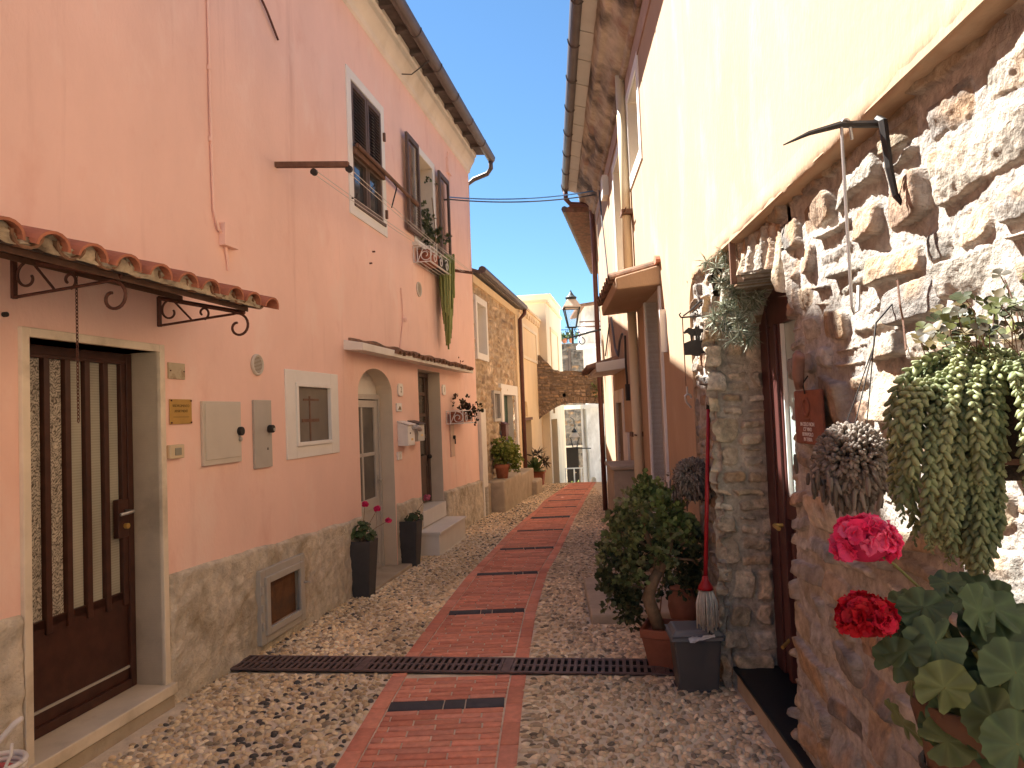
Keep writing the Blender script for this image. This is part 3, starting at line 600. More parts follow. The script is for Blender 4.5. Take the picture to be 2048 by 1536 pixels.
# ---- things fixed to or hanging on the pink wall
def lateral(F): return F.u
t = T('wall_plate', 'blank worn beige cover plate above the brass plaque', 'cover plate', FL.at(4.49, 1.945))
P(t, 'plate', MB().box(FL, 4.41, 4.57, 1.945, 2.045, -.002, .010), mat('worn_plate', (.52, .44, .30), .8, .1, 10, stain=[((.36, .27, .17), 14, (.5, .65))]), .003)
for s_ in (4.425, 4.557): P(t, 'screw', MB().tube([FL.at(s_, 1.995, .01), FL.at(s_, 1.995, .014)], .005, 8), m_bracket)
t = T('brass_plaque', 'square brass apartment plaque with engraved letters beside the iron door', 'plaque', FL.at(4.52, 1.665))
P(t, 'plate', MB().box(FL, 4.415, 4.63, 1.665, 1.82, .004, .010), m_brass, .002)
RTV = -FL.u*-1
text(t, 'RISORGIMENTO', FL.at(4.522, 1.778, .0105), FL.u, (0, 0, 1), .023, m_engr); text(t, 'APARTMENT', FL.at(4.522, 1.745, .0105), FL.u, (0, 0, 1), .023, m_engr)
P(t, 'engraved_line', MB().box(FL, 4.445, 4.60, 1.706, 1.7085, .0098, .0106).box(FL, 4.445, 4.60, 1.711, 1.713, .0098, .0106), mat('faint_engraving', (.36, .22, .06), .5, 0))
for s_ in (4.425, 4.62):
    for z in (1.674, 1.811): P(t, 'screw', MB().ell(FL.at(s_, z, .013), .006, 8, 6), m_bracket)
t = T('doorbell', 'cream rectangular doorbell push below the brass plaque', 'doorbell', FL.at(4.45, 1.455))
P(t, 'housing', MB().box(FL, 4.385, 4.52, 1.455, 1.54, 0, .03), mat('cream_plastic', (.66, .54, .36), .45, .04), .006); P(t, 'button', MB().box(FL, 4.425, 4.485, 1.475, 1.52, .03, .036), m_milk, .003)
t = T('meter_cabinet', 'wide beige electric meter cabinet door with round black lock', 'meter cabinet', FL.at(4.95, 1.385))
P(t, 'door', MB().prism([FL.at(4.73, 1.385, 0), FL.at(5.18, 1.385, 0), FL.at(5.18, 1.81, 0), FL.at(4.73, 1.81, 0)], FL.n*.022).prism([FL.at(4.75, 1.42, .022), FL.at(5.165, 1.42, .022), FL.at(5.165, 1.795, .022), FL.at(4.75, 1.795, .022)], FL.n*.006), m_beige, .005)
P(t, 'lock_cover', MB().tube([FL.at(5.145, 1.60, .025), FL.at(5.145, 1.60, .055)], .031, 16), m_black, .004); P(t, 'keyhole', MB().tube([FL.at(5.15, 1.545, .025), FL.at(5.15, 1.545, .04)], .018, 12), m_steel, .003)
t = T('grey_meter_cabinet', 'narrow grey metal cabinet door next to the small white window', 'meter cabinet', FL.at(5.49, 1.31))
P(t, 'door', MB().box(FL, 5.365, 5.615, 1.315, 1.825, 0, .020), m_metalgrey, .003); P(t, 'lock_cover', MB().tube([FL.at(5.57, 1.605, .02), FL.at(5.57, 1.605, .06)], .03, 16), m_black, .004)
P(t, 'lock_core', MB().tube([FL.at(5.575, 1.60, .06), FL.at(5.575, 1.60, .064)], .012, 12), m_steel); P(t, 'keyhole', MB().box(FL, 5.54, 5.555, 1.445, 1.463, .02, .0215), m_black)
def vent(s_, z, r, label):
    t = T('round_vent', label, 'vent', FL.at(s_, z-r), 'round vents on the pink wall')
    e = (FL.u, A(0, 0, 1), FL.n)
    P(t, 'rim', MB().lathe(FL.at(s_, z), [(r, 0), (r, .012), (r*.92, .02), (r*.82, .02), (r*.80, .008)], 28, e), m_beige, sm=True)
    mb = MB()
    for i in range(-6, 7):
        hz = i*r*.125; hw = math.sqrt(max((r*.8)**2-hz**2, 0))
        if hw > .004: mb.obox(FL.at(s_, z+hz, .012), FL.u*hw, A(0, 0, r*.03), FL.n*.004)
    P(t, 'slats', mb, m_beige); P(t, 'backing', MB().lathe(FL.at(s_, z), [(r*.8, .001), (r*.8, .009)], 24, e), m_engr)
vent(5.445, 2.092, .082, 'louvred round beige vent above the grey meter cabinet'); vent(9.61, 3.355, .10, 'plain round vent high on the wall beneath the window plants')
def numtile(s_, z, body_, label):
    t = T('number_tile', label, 'house number', FL.at(s_, z-.08), 'house number tiles')
    pts = [(-.09, -.05), (-.06, -.08), (.06, -.08), (.09, -.05), (.09, .05), (.06, .08), (-.06, .08), (-.09, .05)]
    P(t, 'tile', MB().prism([FL.at(s_+a*.95, z+b*.95, 0) for a, b in pts], FL.n*.022), m_whitep, .005)
    text(t, body_, FL.at(s_, z, .0235), FL.u, (0, 0, 1), .10, m_engr, 'numeral')
numtile(8.70, 1.985, '2', 'white ceramic number 2 tile beside the arched door'); numtile(10.65, 2.035, '1', 'white ceramic number tile to the right of the wooden door')
t = T('bell_tile', 'small square tile with a dim picture above the white mailbox', 'tile', FL.at(8.63, 1.72))
P(t, 'tile', MB().box(FL, 8.545, 8.715, 1.725, 1.825, 0, .02), m_whitep, .006); P(t, 'picture', MB().prism([FL.at(8.57, 1.745, .02), FL.at(8.69, 1.745, .02), FL.at(8.67, 1.78, .02), FL.at(8.63, 1.79, .02)], FL.n*.001), m_engr)
t = T('bell_push', 'small white bell push under the white mailbox', 'doorbell', FL.at(8.6, 1.15)); P(t, 'housing', MB().box(FL, 8.515, 8.67, 1.155, 1.25, 0, .02), m_whitep, .006); P(t, 'button', MB().tube([FL.at(8.59, 1.2, .02), FL.at(8.59, 1.2, .026)], .022, 12), m_beige)
def mailbox(s0, s1, z0, z1, m_, mr, label, paper):
    t = T('mailbox', label, 'mailbox', FL.at((s0+s1)/2, z0), 'mailboxes between the two doors')
    P(t, 'box', MB().prism([FL.at(s0, z0, 0), FL.at(s0, z0, .13), FL.at(s0, z1-.055, .13), FL.at(s0, z1-.01, 0)], FL.u*(s1-s0)), m_, .005)
    P(t, 'lid', MB().prism([FL.at(s0-.008, z1-.052, .15), FL.at(s0-.008, z1-.042, .15), FL.at(s0-.008, z1+.005, 0), FL.at(s0-.008, z1-.008, 0)], FL.u*(s1-s0+.016)), mr, .003)
    P(t, 'lock', MB().tube([FL.at((s0+s1)/2-.05, (z0+z1)/2, .13), FL.at((s0+s1)/2-.05, (z0+z1)/2, .136)], .010, 10), m_black)
    P(t, 'label_slot', MB().box(FL, (s0+s1)/2-.01, (s0+s1)/2+.06, z0+.06, z0+.085, .13, .132), m_brass)
    if paper: P(t, 'newspaper', MB().tube([FL.at(s1-.10, z1-.075, .12), FL.at(s1+.0, z1-.085, .17), FL.at(s1+.13, z1-.11, .16)], .03, 8), mat('newsprint', (.5, .47, .45), .9, .3, 30), sm=True)
mailbox(8.58, 8.84, 1.315, 1.61, m_whitep, m_whitep, 'white metal mailbox with a rolled newspaper in its slot', True)
mailbox(8.97, 9.24, 1.35, 1.61, m_metalgrey, m_gut, 'grey metal mailbox with dark lid beside the wooden door', False)
t = T('key_box', 'tall narrow pale wall box with a black key lock under the flower basket', 'wall box', FL.at(11.05, 1.03)); P(t, 'cover', MB().box(FL, 10.93, 11.14, 1.03, 1.52, 0, .02), mat('pale_pink_panel', (.62, .43, .33), .6, .05), .004)
P(t, 'lock', MB().tube([FL.at(11.08, 1.32, .02), FL.at(11.08, 1.32, .05)], .03, 12).tube([FL.at(11.08, 1.30, .045), FL.at(11.06, 1.22, .05)], .012, 6), m_black)
t = T('wall_chain', 'rusty chain dangling from the canopy in front of the iron door', 'chain', FL.at(3.42, 1.6, .2))
ca = FL.at(3.43, 2.44, .24); mb = MB()
for i in range(46):
    z = 2.44-i*.0165; e1 = FL.u if i % 2 else FL.n; c = ca+A(0, 0, z-2.44); mb.tube([c+e1*.0055*math.cos(a)+A(0, 0, .0115*math.sin(a)) for a in np.linspace(0, 2*math.pi, 9)], .0022, 4)
P(t, 'links', mb, m_bracket)

# ---- tiled canopies
def barrel(m, c, ax, lat, L, r, flip=1, th=.012, k=10, drop=0):
    c = np.asarray(c, float); up_ = np.cross(ax, lat); up_ = up_*np.sign(up_[2])
    prof = [(math.cos(math.pi*i/k), math.sin(math.pi*i/k)) for i in range(k+1)]
    o1 = [c+lat*r*a+up_*r*.8*b*flip for a, b in prof]; i1 = [c+lat*(r-th)*a+up_*(r*.8-th)*b*flip for a, b in prof[::-1]]
    m.prism(o1+i1, ax*L)
t = T('door_canopy', 'terracotta tiled canopy on scrolled iron brackets above the brown iron door', 'canopy', FL.at(3.6, 2.3, 0), 'tiled door canopies')
ax = unit(FL.n*.62+A(0, 0, -.155)); top0 = lambda s_: FL.at(s_, 2.545, .0)
SE = 4.44
mb = MB().prism([FL.at(2.3, 2.475, 0), FL.at(2.3, 2.495, 0), FL.at(2.3, 2.355, .60), FL.at(2.3, 2.335, .60)], FL.u*(SE-2.3)); P(t, 'slab', mb, m_gut)
mb = MB().prism([FL.at(2.3, 2.345, .49), FL.at(2.3, 2.37, .49), FL.at(2.3, 2.345, .56), FL.at(2.3, 2.315, .56)], FL.u*(SE-2.35)).prism([FL.at(2.3, 2.435, .06), FL.at(2.3, 2.46, .06), FL.at(2.3, 2.44, .13), FL.at(2.3, 2.41, .13)], FL.u*(SE-2.35)); P(t, 'beam', mb, m_wood2, .004)
U, V = np.meshgrid(np.linspace(2.3, SE-.02, 150), np.linspace(0, 1, 14), indexing='ij'); nn = .622+.018*fbm(U*16, V*3, 3)+.012*fbm(U*50, V*6, 5)
zz = 2.335+V*(.042+.040*np.clip(np.cos((U-SE-.055)*2*math.pi/.205)+.25, 0, 1)); mb = gridmesh(FL.o+FL.u*U[..., None]+FL.n*nn[..., None]+A(0, 0, 1)*zz[..., None], np.ones(U.shape+(3,))); P(t, 'mortar_bed', mb, m_mortar_t, sm=True)
mb = MB(); mv = MB()
for i in range(12):
    s_ = SE+.055-i*.205
    j = rs.uniform(-.012, .012); barrel(mb, FL.at(s_, 2.512, .0)+ax*.02, ax, unit(FL.u+A(0, 0, rs.uniform(-.03, .03))), .655+j, .082)
    if i < 11: barrel(mv, FL.at(s_-.1025, 2.545, .0)+ax*.02, ax, FL.u, .63+rs.uniform(-.01, .01), .075, -1)
P(t, 'cover_tiles', mb, m_tile, sm=False); P(t, 'pan_tiles', mv, m_oldtile)
def scroll_bracket(par, s_, z0, z1, Lb, m_):
    mb = MB(); R2 = lambda a, z: FL.at(s_, z, a)
    mb.obox(R2(.008, (z0+z1)/2), FL.u*.012, A(0, 0, (z1-z0)/2), FL.n*.008)
    e = unit(R2(Lb, z1-.13)-R2(0, z1)); mb.tube([R2(0, z1), R2(0, z1)+e*Lb], .013, 4)
    mb.tube([R2(0, z0+.005), R2(Lb*.84, z0-.0+.045)], .0075, 6)
    mb.spiral(R2(Lb*.90, z0-.03), FL.n, A(0, 0, 1), .082, .022, 2.0, -4.6, .0075)
    mb.spiral(R2(.085, (z0+z1)/2+.0), FL.n, A(0, 0, 1), .07, .018, 1.9, 6.6, .0065); mb.spiral(R2(.30, z0+.065), FL.n, A(0, 0, 1), .04, .014, -1.4, 4.0, .0065)
    mb.tube([R2(.10, z1-.02), R2(.22, z0+.03)], .006, 6); return P(par, 'bracket', mb, m_, sm=False)
scroll_bracket(t, 4.335, 2.255, 2.43, .58, m_bracket); scroll_bracket(t, 3.32, 2.27, 2.46, .58, m_bracket)
t = T('small_door_canopy', 'thin concrete canopy edged with old weathered tiles over the two far doors', 'canopy', FL.at(9.6, 2.3, 0), 'tiled door canopies')
P(t, 'slab', MB().prism([FL.at(7.08, 2.34, -.01), FL.at(7.08, 2.44, -.01), FL.at(7.08, 2.40, .20), FL.at(7.08, 2.325, .20)], FL.u*4.72), m_offwh, .006)
mb = MB(); ax2 = unit(FL.n*.3+A(0, 0, -.05))
for i in range(21):
    barrel(mb, FL.at(8.05+i*.178+rs.uniform(-.012, .012), 2.40+rs.uniform(-.006, .006), .0), ax2, unit(FL.u+A(0, 0, rs.uniform(-.1, .1))), .24+rs.uniform(-.02, .02), .07+rs.uniform(-.008, .008)); barrel(mb, FL.at(8.14+i*.178, 2.45, .0), ax2, FL.u, .225, .06, -1)
P(t, 'tiles', mb, m_oldtile)
P(t, 'mortar_ridge', MB().tube([FL.at(7.2, 2.445, .01)]+[FL.at(s_, 2.455+.012*math.sin(s_*9), .02) for s_ in np.arange(7.4, 11.8, .1)], .028, 6), m_oldtile)
# ---- washing line rack
t = T('clothes_drying_rack', 'wall mounted washing line rack with brown arms and long lines below the upper windows', 'clothes line', FL.at(8, 3.7, .3))
for s_, L_ in ((5.82, .63), (11.6, .30)): P(t, 'arm', MB().obox(FL.at(s_, 3.72 if L_ > .5 else 3.96, L_/2), FL.n*L_/2+A(0, 0, -.03), FL.u*.02, A(0, 0, .022)), m_wood2, .003)
for z, n in ((3.66, .33), (3.655, .63)): P(t, 'pulley', MB().tube([FL.at(5.81, z, n), FL.at(5.84, z, n)], .028, 10), m_black)
for n0, n1, z0, z1 in ((.33, .14, 3.645, 3.95), (.36, .17, 3.66, 3.955), (.60, .26, 3.65, 3.95), (.63, .28, 3.665, 3.955)):
    P(t, 'line', MB().tube([FL.at(5.83+5.76*q, z0+(z1-z0)*q-.10*4*q*(1-q)*.3, n0+(n1-n0)*q) for q in np.linspace(0, 1, 12)], .0032, 5), m_line)
P(t, 'pole', MB().tube([FL.at(7.42, 4.50, .07), FL.at(9.15, 4.45, .08)], .022, 8).tube([FL.at(9.15, 4.45, .08), FL.at(9.42, 4.44, .085)], .030, 8), m_wood2)
P(t, 'pole_hook', MB().tube([FL.at(8.5, 4.46, .07), FL.at(8.5, 4.38, .12), FL.at(8.35, 4.1, .10)], .008, 6), m_black)
# ---- flower racks on the wall
def flower_rack(name, label, s0, s1, z0, z1, dep, group):
    t = T(name, label, 'flower rack', FL.at((s0+s1)/2, z0, dep/2), group)
    mb = MB(); r = .007
    for z in (z0, z1):
        mb.tube([FL.at(s0, z, .0), FL.at(s0, z, dep), FL.at(s1, z, dep), FL.at(s1, z, .0)], r, 5)
    for s_, n in ((s0, .01), (s0, dep), (s1, dep), (s1, .01), (s0, dep*.25)): mb.tube([FL.at(s_, z0, n), FL.at(s_, z1, n)], r, 5)
    P(t, 'rails', mb, m_whitep)
    mb = MB(); hz = z1-z0; mb.tube([FL.at(s0, z0, dep*.25), FL.at(s0, z1, dep*.62)], r*.9, 5)
    mb.spiral(FL.at(s0, z0+hz*.45, dep*.7), FL.n, A(0, 0, 1), hz*.48, hz*.1, 1.6, -7.5, r*.9)
    for c in np.arange(s0+.15, s1-.1, .3): mb.spiral(FL.at(c+.05, z0+hz*.45, dep), FL.u, A(0, 0, 1), hz*.45, hz*.1, 2.6, -6.0, r*.9)
    P(t, 'scrolls', mb, m_whitep)
    mb = MB()
    for n in np.linspace(.03, dep-.02, 4): mb.tube([FL.at(s0, z0, n), FL.at(s1, z0, n)], r*.8, 4)
    P(t, 'base_bars', mb, m_whitep); return t
def troughpot(name, label, s0, s1, z0, z1, n0, n1, m_):
    t = T(name, label, 'flower pot', FL.at((s0+s1)/2, z0, (n0+n1)/2)); e = .02
    P(t, 'trough', MB().prism([FL.at(s0+e, z0, n0+e), FL.at(s1-e, z0, n0+e), FL.at(s1-e, z0, n1-e), FL.at(s0+e, z0, n1-e)], A(0, 0, z1-z0-.02)).box(FL, s0, s1, z1-.03, z1, n0, n1), m_, .005)
    P(t, 'soil', MB().box(FL, s0+e, s1-e, z1-.002, z1+.006, n0+e, n1-e), m_soil)
flower_rack('window_flower_rack', 'white iron flower rack under the open upper window', 9.42, 10.60, 3.68, 3.88, .24, 'white iron flower racks'); troughpot('window_trough', 'brown clay trough in the rack below the upper window', 9.5, 10.0, 3.70, 3.86, .03, .20, m_terra2); troughpot('window_trough', 'dark clay trough at the far end of the window rack, under the trailing stems', 10.05, 10.55, 3.70, 3.86, .03, .20, m_planter)
flower_rack('wall_flower_rack', 'small white iron flower rack beside the wooden door', 10.76, 11.72, 1.53, 1.72, .26, 'white iron flower racks'); troughpot('wall_trough', 'brown clay trough in the rack beside the wooden door', 10.8, 11.66, 1.55, 1.70, .04, .22, m_terra2)

# ================================================================== STONE HOUSE beyond the pink one
H = T('stone_house', 'low rubble stone house between the pink house and the cream house', 'house', FL.at(15, -.25, 0))
n0 = -.05; se = 17.75
U, V = np.meshgrid(np.arange(12.86, se+.001, .024), np.arange(-.5, 4.12, .024), indexing='ij')
Hh, Cc = stonefield(U, V, 11, (.10, .22), (.14, .42), .035, .016, .008, .03, (.46, .36, .25), [(.46, .35, .23), (.52, .41, .29), (.40, .29, .19), (.36, .27, .19), (.56, .46, .34)])
oh = [(13.1, 13.86, 2.78, 3.70, .3), (15.45, 16.75, .30, 2.06, .13), (14.4, 14.95, 1.56, 2.06, .10)]
um, vm = (U[:-1, :-1]+U[1:, 1:])/2, (V[:-1, :-1]+V[1:, 1:])/2; kp = np.ones(um.shape, bool)
for h in oh: kp &= ~((um > h[0]) & (um < h[1]) & (vm > h[2]) & (vm < h[3]))
P(H, 'wall', gridmesh(onframe(FL, U, V, Hh+n0), Cc, kp), m_stonef, sm=True)
rvs = []; wallholes(MB(), FL, 12.86, se, -.5, 4.1, oh, n0+.01, None, None, rvs)
for r, h, bm in zip(rvs, oh, (m_reveal, m_green, m_wood)):
    P(H, 'reveal', r, m_white if h[0] < 14 else m_offwh); P(H, 'opening_back', MB().box(FL, h[0]-.02, h[1]+.02, h[2]-.02, h[3]+.02, n0-h[4]-.03, n0-h[4]+.012), bm)
P(H, 'eaves_band', MB().box(FL, 12.86, se+.03, 4.02, 4.16, -.3, .02), m_cream); P(H, 'end_wall', MB().box(FL, se-.03, se, -.6, 4.1, -5, -.1), m_cream)
P(H, 'corner_band', MB().box(FL, se-.42, se, -.5, 4.02, -.1, .004), m_cream); P(H, 'corner_pilaster', MB().box(FL, 12.88, 13.28, -.4, 1.75, -.1, .06), m_offwh)
P(H, 'roof', MB().prism([FL.at(12.87, 4.165, .14), FL.at(12.87, 4.22, .16), FL.at(12.87, 5.6, -3.6), FL.at(12.87, 4.4, -7), FL.at(12.87, 4.3, -7), FL.at(12.87, 5.5, -3.6)], FL.u*(se-12.84)), m_gut)
P(H, 'gutter', MB().tube([FL.at(12.88, 4.24, .18), FL.at(se+.05, 4.24, .18)], .07, 8), m_gut)
P(H, 'downpipe', MB().tube([FL.at(se-.03, 4.2, .18), FL.at(se-.03, 4.08, .17), FL.at(se-.08, 3.95, .06), FL.at(se-.08, -.4, .05)], .048, 8), m_gutbr, sm=True)
w_ = P(H, 'window', MB().ring(FL, 12.98, 13.97, 2.66, 3.82, .12, .12, n0, .02), m_white); P(w_, 'shutter', MB().box(FL, 13.1, 13.86, 2.78, 3.7, -.34, -.26), m_reveal)
P(H, 'door_surround', MB().ring(FL, 15.1, 17.15, .25, 2.28, .25, 0, n0, .02, .22), m_white, .004)
P(H, 'niche_frame', MB().ring(FL, 14.33, 15.02, 1.5, 2.12, .07, .06, n0, .015), m_metalgrey)
S1('letter_box', MB().box(FL, 15.02, 15.35, 1.10, 1.42, .0, .10).prism([FL.at(14.99, 1.42, 0), FL.at(14.99, 1.42, .13), FL.at(14.99, 1.49, 0)], FL.u*.39), m_gutbr, 'dark red letter box beside the green door of the stone house', 'mailbox', FL.at(15.2, 1.1), bev=.006)
t = T('stone_steps', 'cream stone landing and low block in front of the green door', 'steps', FL.at(16, -.25, .3))
P(t, 'landing', MB().box(FL, 13.55, 15.5, -.6, .40, -.05, .31).box(FL, 15.5, 17.4, -.6, .335, -.05, .29), m_concr, .03); P(t, 'upper_tread', MB().box(FL, 15.5, 16.8, .335, .40, -.3, .05), m_concr, .02); P(t, 'kerb_block', MB().box(FL, 17.0, 17.9, -.6, .05, .10, .42), m_concr, .04); P(t, 'side_block', MB().box(FL, 12.95, 13.5, -.5, .38, -.05, .06), m_concr, .03)
# ================================================================== CREAM HOUSES
H = T('cream_house', 'cream plastered house with a pointed niche, left of the stone arch', 'house', FL.at(19.7, -.35, 0))
fw_, rvs = MB(), []; oh = [(18.25, 19.45, -.6, 1.46, .25), (18.35, 18.9, 1.55, 1.95, .12, .22)]
wallholes(fw_, FL, se, 22, -1.2, 4.28, oh, -.03, None, None, rvs); P(H, 'wall', fw_, m_cream)
for r, h, bm in zip(rvs, oh, (m_gut, m_offwh)): P(H, 'reveal', r, m_cream); P(H, 'opening_back', MB().box(FL, h[0]-.02, h[1]+.02, h[2], h[3], -h[4]-.06, -h[4]-.028), bm)
P(H, 'door_lintel', MB().box(FL, 18.15, 19.55, 1.46, 1.53, -.05, 0), m_wood2)
P(H, 'parapet', MB().box(FL, se, 21.9, 4.28, 4.36, -.3, .02).box(FL, se, 21.9, 4.36, 4.42, -.3, .06), m_cream); P(H, 'wall_panel', MB().ring(FL, 18.4, 21.0, 3.05, 3.95, .1, .08, -.03, .0), m_pale)
P(H, 'side', MB().box(FL, se, 22, -1.2, 4.3, -5, -.40), m_cream)
for s_ in np.arange(18.0, 21.8, .42): P(H, 'cornice_block', MB().box(FL, s_, s_+.2, 4.17, 4.28, -.03, .02), m_cream)
H = T('tall_cream_house', 'taller pale cream house with parapet rising behind the stone arch', 'house', FL.at(24, -.8, 0))
fw_, rvs = MB(), []; oh = [(22.0, 23.6, -1.5, 1.42, .25), (22.6, 23.1, 1.6, 1.9, .1)]
wallholes(fw_, FL, 21.7, 26.0, -2, 4.95, oh, .2, None, None, rvs); P(H, 'wall', fw_, m_pale)
for r, h in zip(rvs, oh): P(H, 'reveal', r, m_cream); P(H, 'opening_back', MB().box(FL, h[0]-.02, h[1]+.02, h[2], h[3], .2-h[4]-.03, .2-h[4]), m_gut)
P(H, 'side', MB().box(FL, 21.7, 26, -2, 4.95, -4, -.08).quad(FL.at(21.7, -2, -.08), FL.at(21.7, 4.95, -.08), FL.at(21.7, 4.95, .2), FL.at(21.7, -2, .2)), m_pale); P(H, 'parapet', MB().box(FL, 21.66, 26.04, 4.95, 5.03, -1, .25), m_cream)
P(H, 'upper_block', MB().box(FL, 23.6, 26.8, 5.03, 5.45, -2, .1).box(FL, 23.55, 26.85, 5.45, 5.52, -2, .15), m_pale); P(H, 'wall_panel', MB().ring(FL, 22.6, 24.7, 2.9, 4.3, .1, .1, .2, .23), m_cream)
# ================================================================== STONE ARCH over the lane
H = T('stone_arch', 'ruined brown rubble stone arch spanning the lane', 'arch', (1.7, 21, -.4))
FA = Frame(0, 0, 1); FA.u = A(1, 0, 0); FA.n = A(0, -1, 0); FA.o = A(0, 20.7, 0)
U, V = np.meshgrid(np.arange(.60, 3.35, .018), np.arange(1.3, 3.45, .018), indexing='ij')
Hh, Cc = stonefield(U, V, 21, (.05, .11), (.12, .32), .045, .012, .010, .03, (.20, .15, .11), [(.27, .19, .13), (.22, .155, .11), (.33, .24, .165), (.18, .135, .10), (.29, .20, .13)])
arcz = lambda x: np.where(x < 1.75, 1.42+.47*np.sin(np.clip((x-.72)/1.03, 0, 1)*math.pi/2)**.9, 1.89-.05*(x-1.75)/.9)
topz = lambda x: np.interp(x, [.6, .85, .95, 1.05, 1.12, 1.22, 1.4, 3.4], [3.32, 3.30, 3.18, 3.10, 3.02, 2.86, 2.82, 2.74])+.03*fbm(x*9, x*0+3, 2)
Vc = np.clip(V, arcz(U), np.maximum(topz(U), arcz(U))); kp = (Vc[:-1, 1:]-Vc[:-1, :-1] > 1e-4) | (Vc[1:, 1:]-Vc[1:, :-1] > 1e-4)
rr_ = (V-arcz(U)); vz = (rr_ < .16); tt = np.arctan2(V-.6, U-1.9)
Hv, Cv = stonefield(tt*2.0, rr_, 22, (.30, .34), (.05, .075), .03, .010, .006, .01, (.2, .15, .11), [(.34, .25, .17), (.30, .21, .15)]); Hh = np.where(vz, Hv, Hh); Cc = np.where(vz[..., None], Cv, Cc)
Hh = np.where((np.hypot(U-1.50, V-2.12) < .05), -.12, Hh); Cc = np.where((np.hypot(U-1.50, V-2.12) < .05)[..., None], .01, Cc)
P(H, 'front_face', gridmesh(onframe(FA, U, Vc, Hh), Cc, kp), m_stonef, sm=True)
xs = np.arange(.60, 3.35, .05)
for nm_, fz in (('soffit', arcz), ('top', topz)):
    U2, D2 = np.meshgrid(xs, np.linspace(0, .62, 14), indexing='ij'); Z2 = fz(U2)+.025*fbm(U2*8, D2*8, 4)*(D2 > 0)
    c2 = np.ones(U2.shape+(3,))*A(.25, .18, .125)*(1+.5*fbm(U2*7, D2*9, 8))[..., None]; P(H, nm_, gridmesh(np.stack([U2, 20.7+D2, Z2], -1), c2), m_stonef)
P(H, 'rear_face', MB().prism([A(x, 21.32, float(arcz(x))) for x in xs]+[A(x, 21.32, float(topz(x))) for x in xs[::-1]], (0, .02, 0)), m_wood2)
n_, d_, h_ = 420, rs.uniform(0, 1, 420), rs.uniform(0, 1, 420)
pos = np.stack([rs.normal(2.5, .12, 160), 20.62+rs.uniform(-.06, .2, 160), rs.normal(2.3, .16, 160)], 1); dd = rs.normal(size=(160, 3))+A(0, -1, -.2)
S1('wall_creeper', inst(*LEAF, pos, axes(dd), rs.uniform(.05, .09, 160), mixcol(160, [(.16, .20, .07), (.30, .30, .16), (.10, .14, .05)])), m_leaf, 'pale creeper growing in the right end of the stone arch', 'plant', (2.5, 20.6, 2.2))
# ================================================================== FAR HOUSES below the arch
H = T('grey_stone_house', 'tall dark grey stone house far behind the arch', 'house', (2.4, 31, -3))
FB = Frame(0, 0, 1); FB.u = A(1, 0, 0); FB.n = A(0, -1, 0); FB.o = A(0, 31, 0)
U, V = np.meshgrid(np.arange(1.4, 3.6, .04), np.arange(-4, 4.64, .04), indexing='ij'); Hh, Cc = stonefield(U, V, 31, (.14, .26), (.2, .5), .05, .02, .012, .04, (.20, .185, .17), [(.15, .14, .13), (.12, .112, .105), (.20, .18, .165), (.10, .095, .09)])
P(H, 'wall', gridmesh(onframe(FB, U, V, Hh), Cc), m_stonef, sm=True); P(H, 'volume', MB().bx(1.4, 3.6, 31.1, 36, -5, 4.6), m_gut); P(H, 'rain_pipe', MB().tube([A(2.55, 30.9, 4.3), A(2.55, 30.9, 3.0)], .06, 8), m_gut)
P(H, 'niche', MB().box(FB, 2.35, 2.6, 3.1, 3.9, .02, .07), m_gut)
P(H, 'doorway', MB().box(FB, 2.0, 2.75, -2.2, .1, .02, .08), m_dark); P(H, 'door_canopy', MB().box(FB, 1.9, 2.95, .10, .17, .0, .5), m_metalgrey)
t = T('roof_railing', 'blue metal railing along the top of the grey stone house', 'railing', (2.5, 30.9, 4.6)); mblue = mat('blue_paint', (.12, .28, .55), .5, 0)
for z in (4.95, 5.2): P(t, 'rail', MB().tube([A(1.9, 30.95, z), A(3.6, 30.95, z)], .025, 6), mblue)
for x in (2.0, 2.5, 3.0, 3.5): P(t, 'post', MB().tube([A(x, 30.95, 4.6), A(x, 30.95, 5.2)], .025, 6), mblue)
for i, (x, c) in enumerate(((2.1, (.05, .1, .04)), (2.35, (.07, .1, .05)), (2.65, (.06, .09, .05)), (3.2, (.35, .12, .12)))):
    lb = ['small potted plant at the left end of the railing', 'second small potted plant from the left end of the railing', 'potted plant nearest the middle of the railing', 'reddish flowering potted plant at the right end of the railing'][i]
    t = T('roof_pot_plant', lb, 'potted plant', (x, 30.75, 4.6), 'potted plants on the roof terrace'); P(t, 'pot', MB().lathe((x, 30.75, 4.6), [(.09, 0), (.12, .18)], 10), m_terra)
    k = 60; pos = A(x, 30.75, 4.86)+rs.normal(0, .09, (k, 3)); P(t, 'foliage', inst(*LEAF, pos, axes(rs.normal(size=(k, 3))+A(0, 0, .6)), rs.uniform(.08, .14, k), mixcol(k, [c, (.08, .13, .05)])), m_leaf)
H = T('white_tower_house', 'white house with a small roofed tower and balcony above the arch', 'house', (3.6, 29, -3))
FW_ = Frame(0, 0, 1); e = unit(A(.62, .78, 0)); FW_.u = e; FW_.n = A(-e[1], e[0]*1, 0)*1.0; FW_.n = A(-e[1], e[0], 0); FW_.o = A(2.95, 29, 0)
fw_, rvs = MB(), []; wallholes(fw_, FW_, 0, 4, -4, 4.2, [], 0); P(H, 'wall', fw_, m_pale_wall)
P(H, 'front', MB().quad(A(2.95, 29, -4), A(6.5, 29, -4), A(6.5, 29, 4.2), A(2.95, 29, 4.2)), m_pale_wall)
P(H, 'balcony_slab', MB().bx(2.75, 6, 28.4, 29.6, 4.18, 4.33), m_white); P(H, 'balcony_front', MB().bx(2.85, 6, 28.42, 28.5, 4.33, 4.75), m_pale_wall)
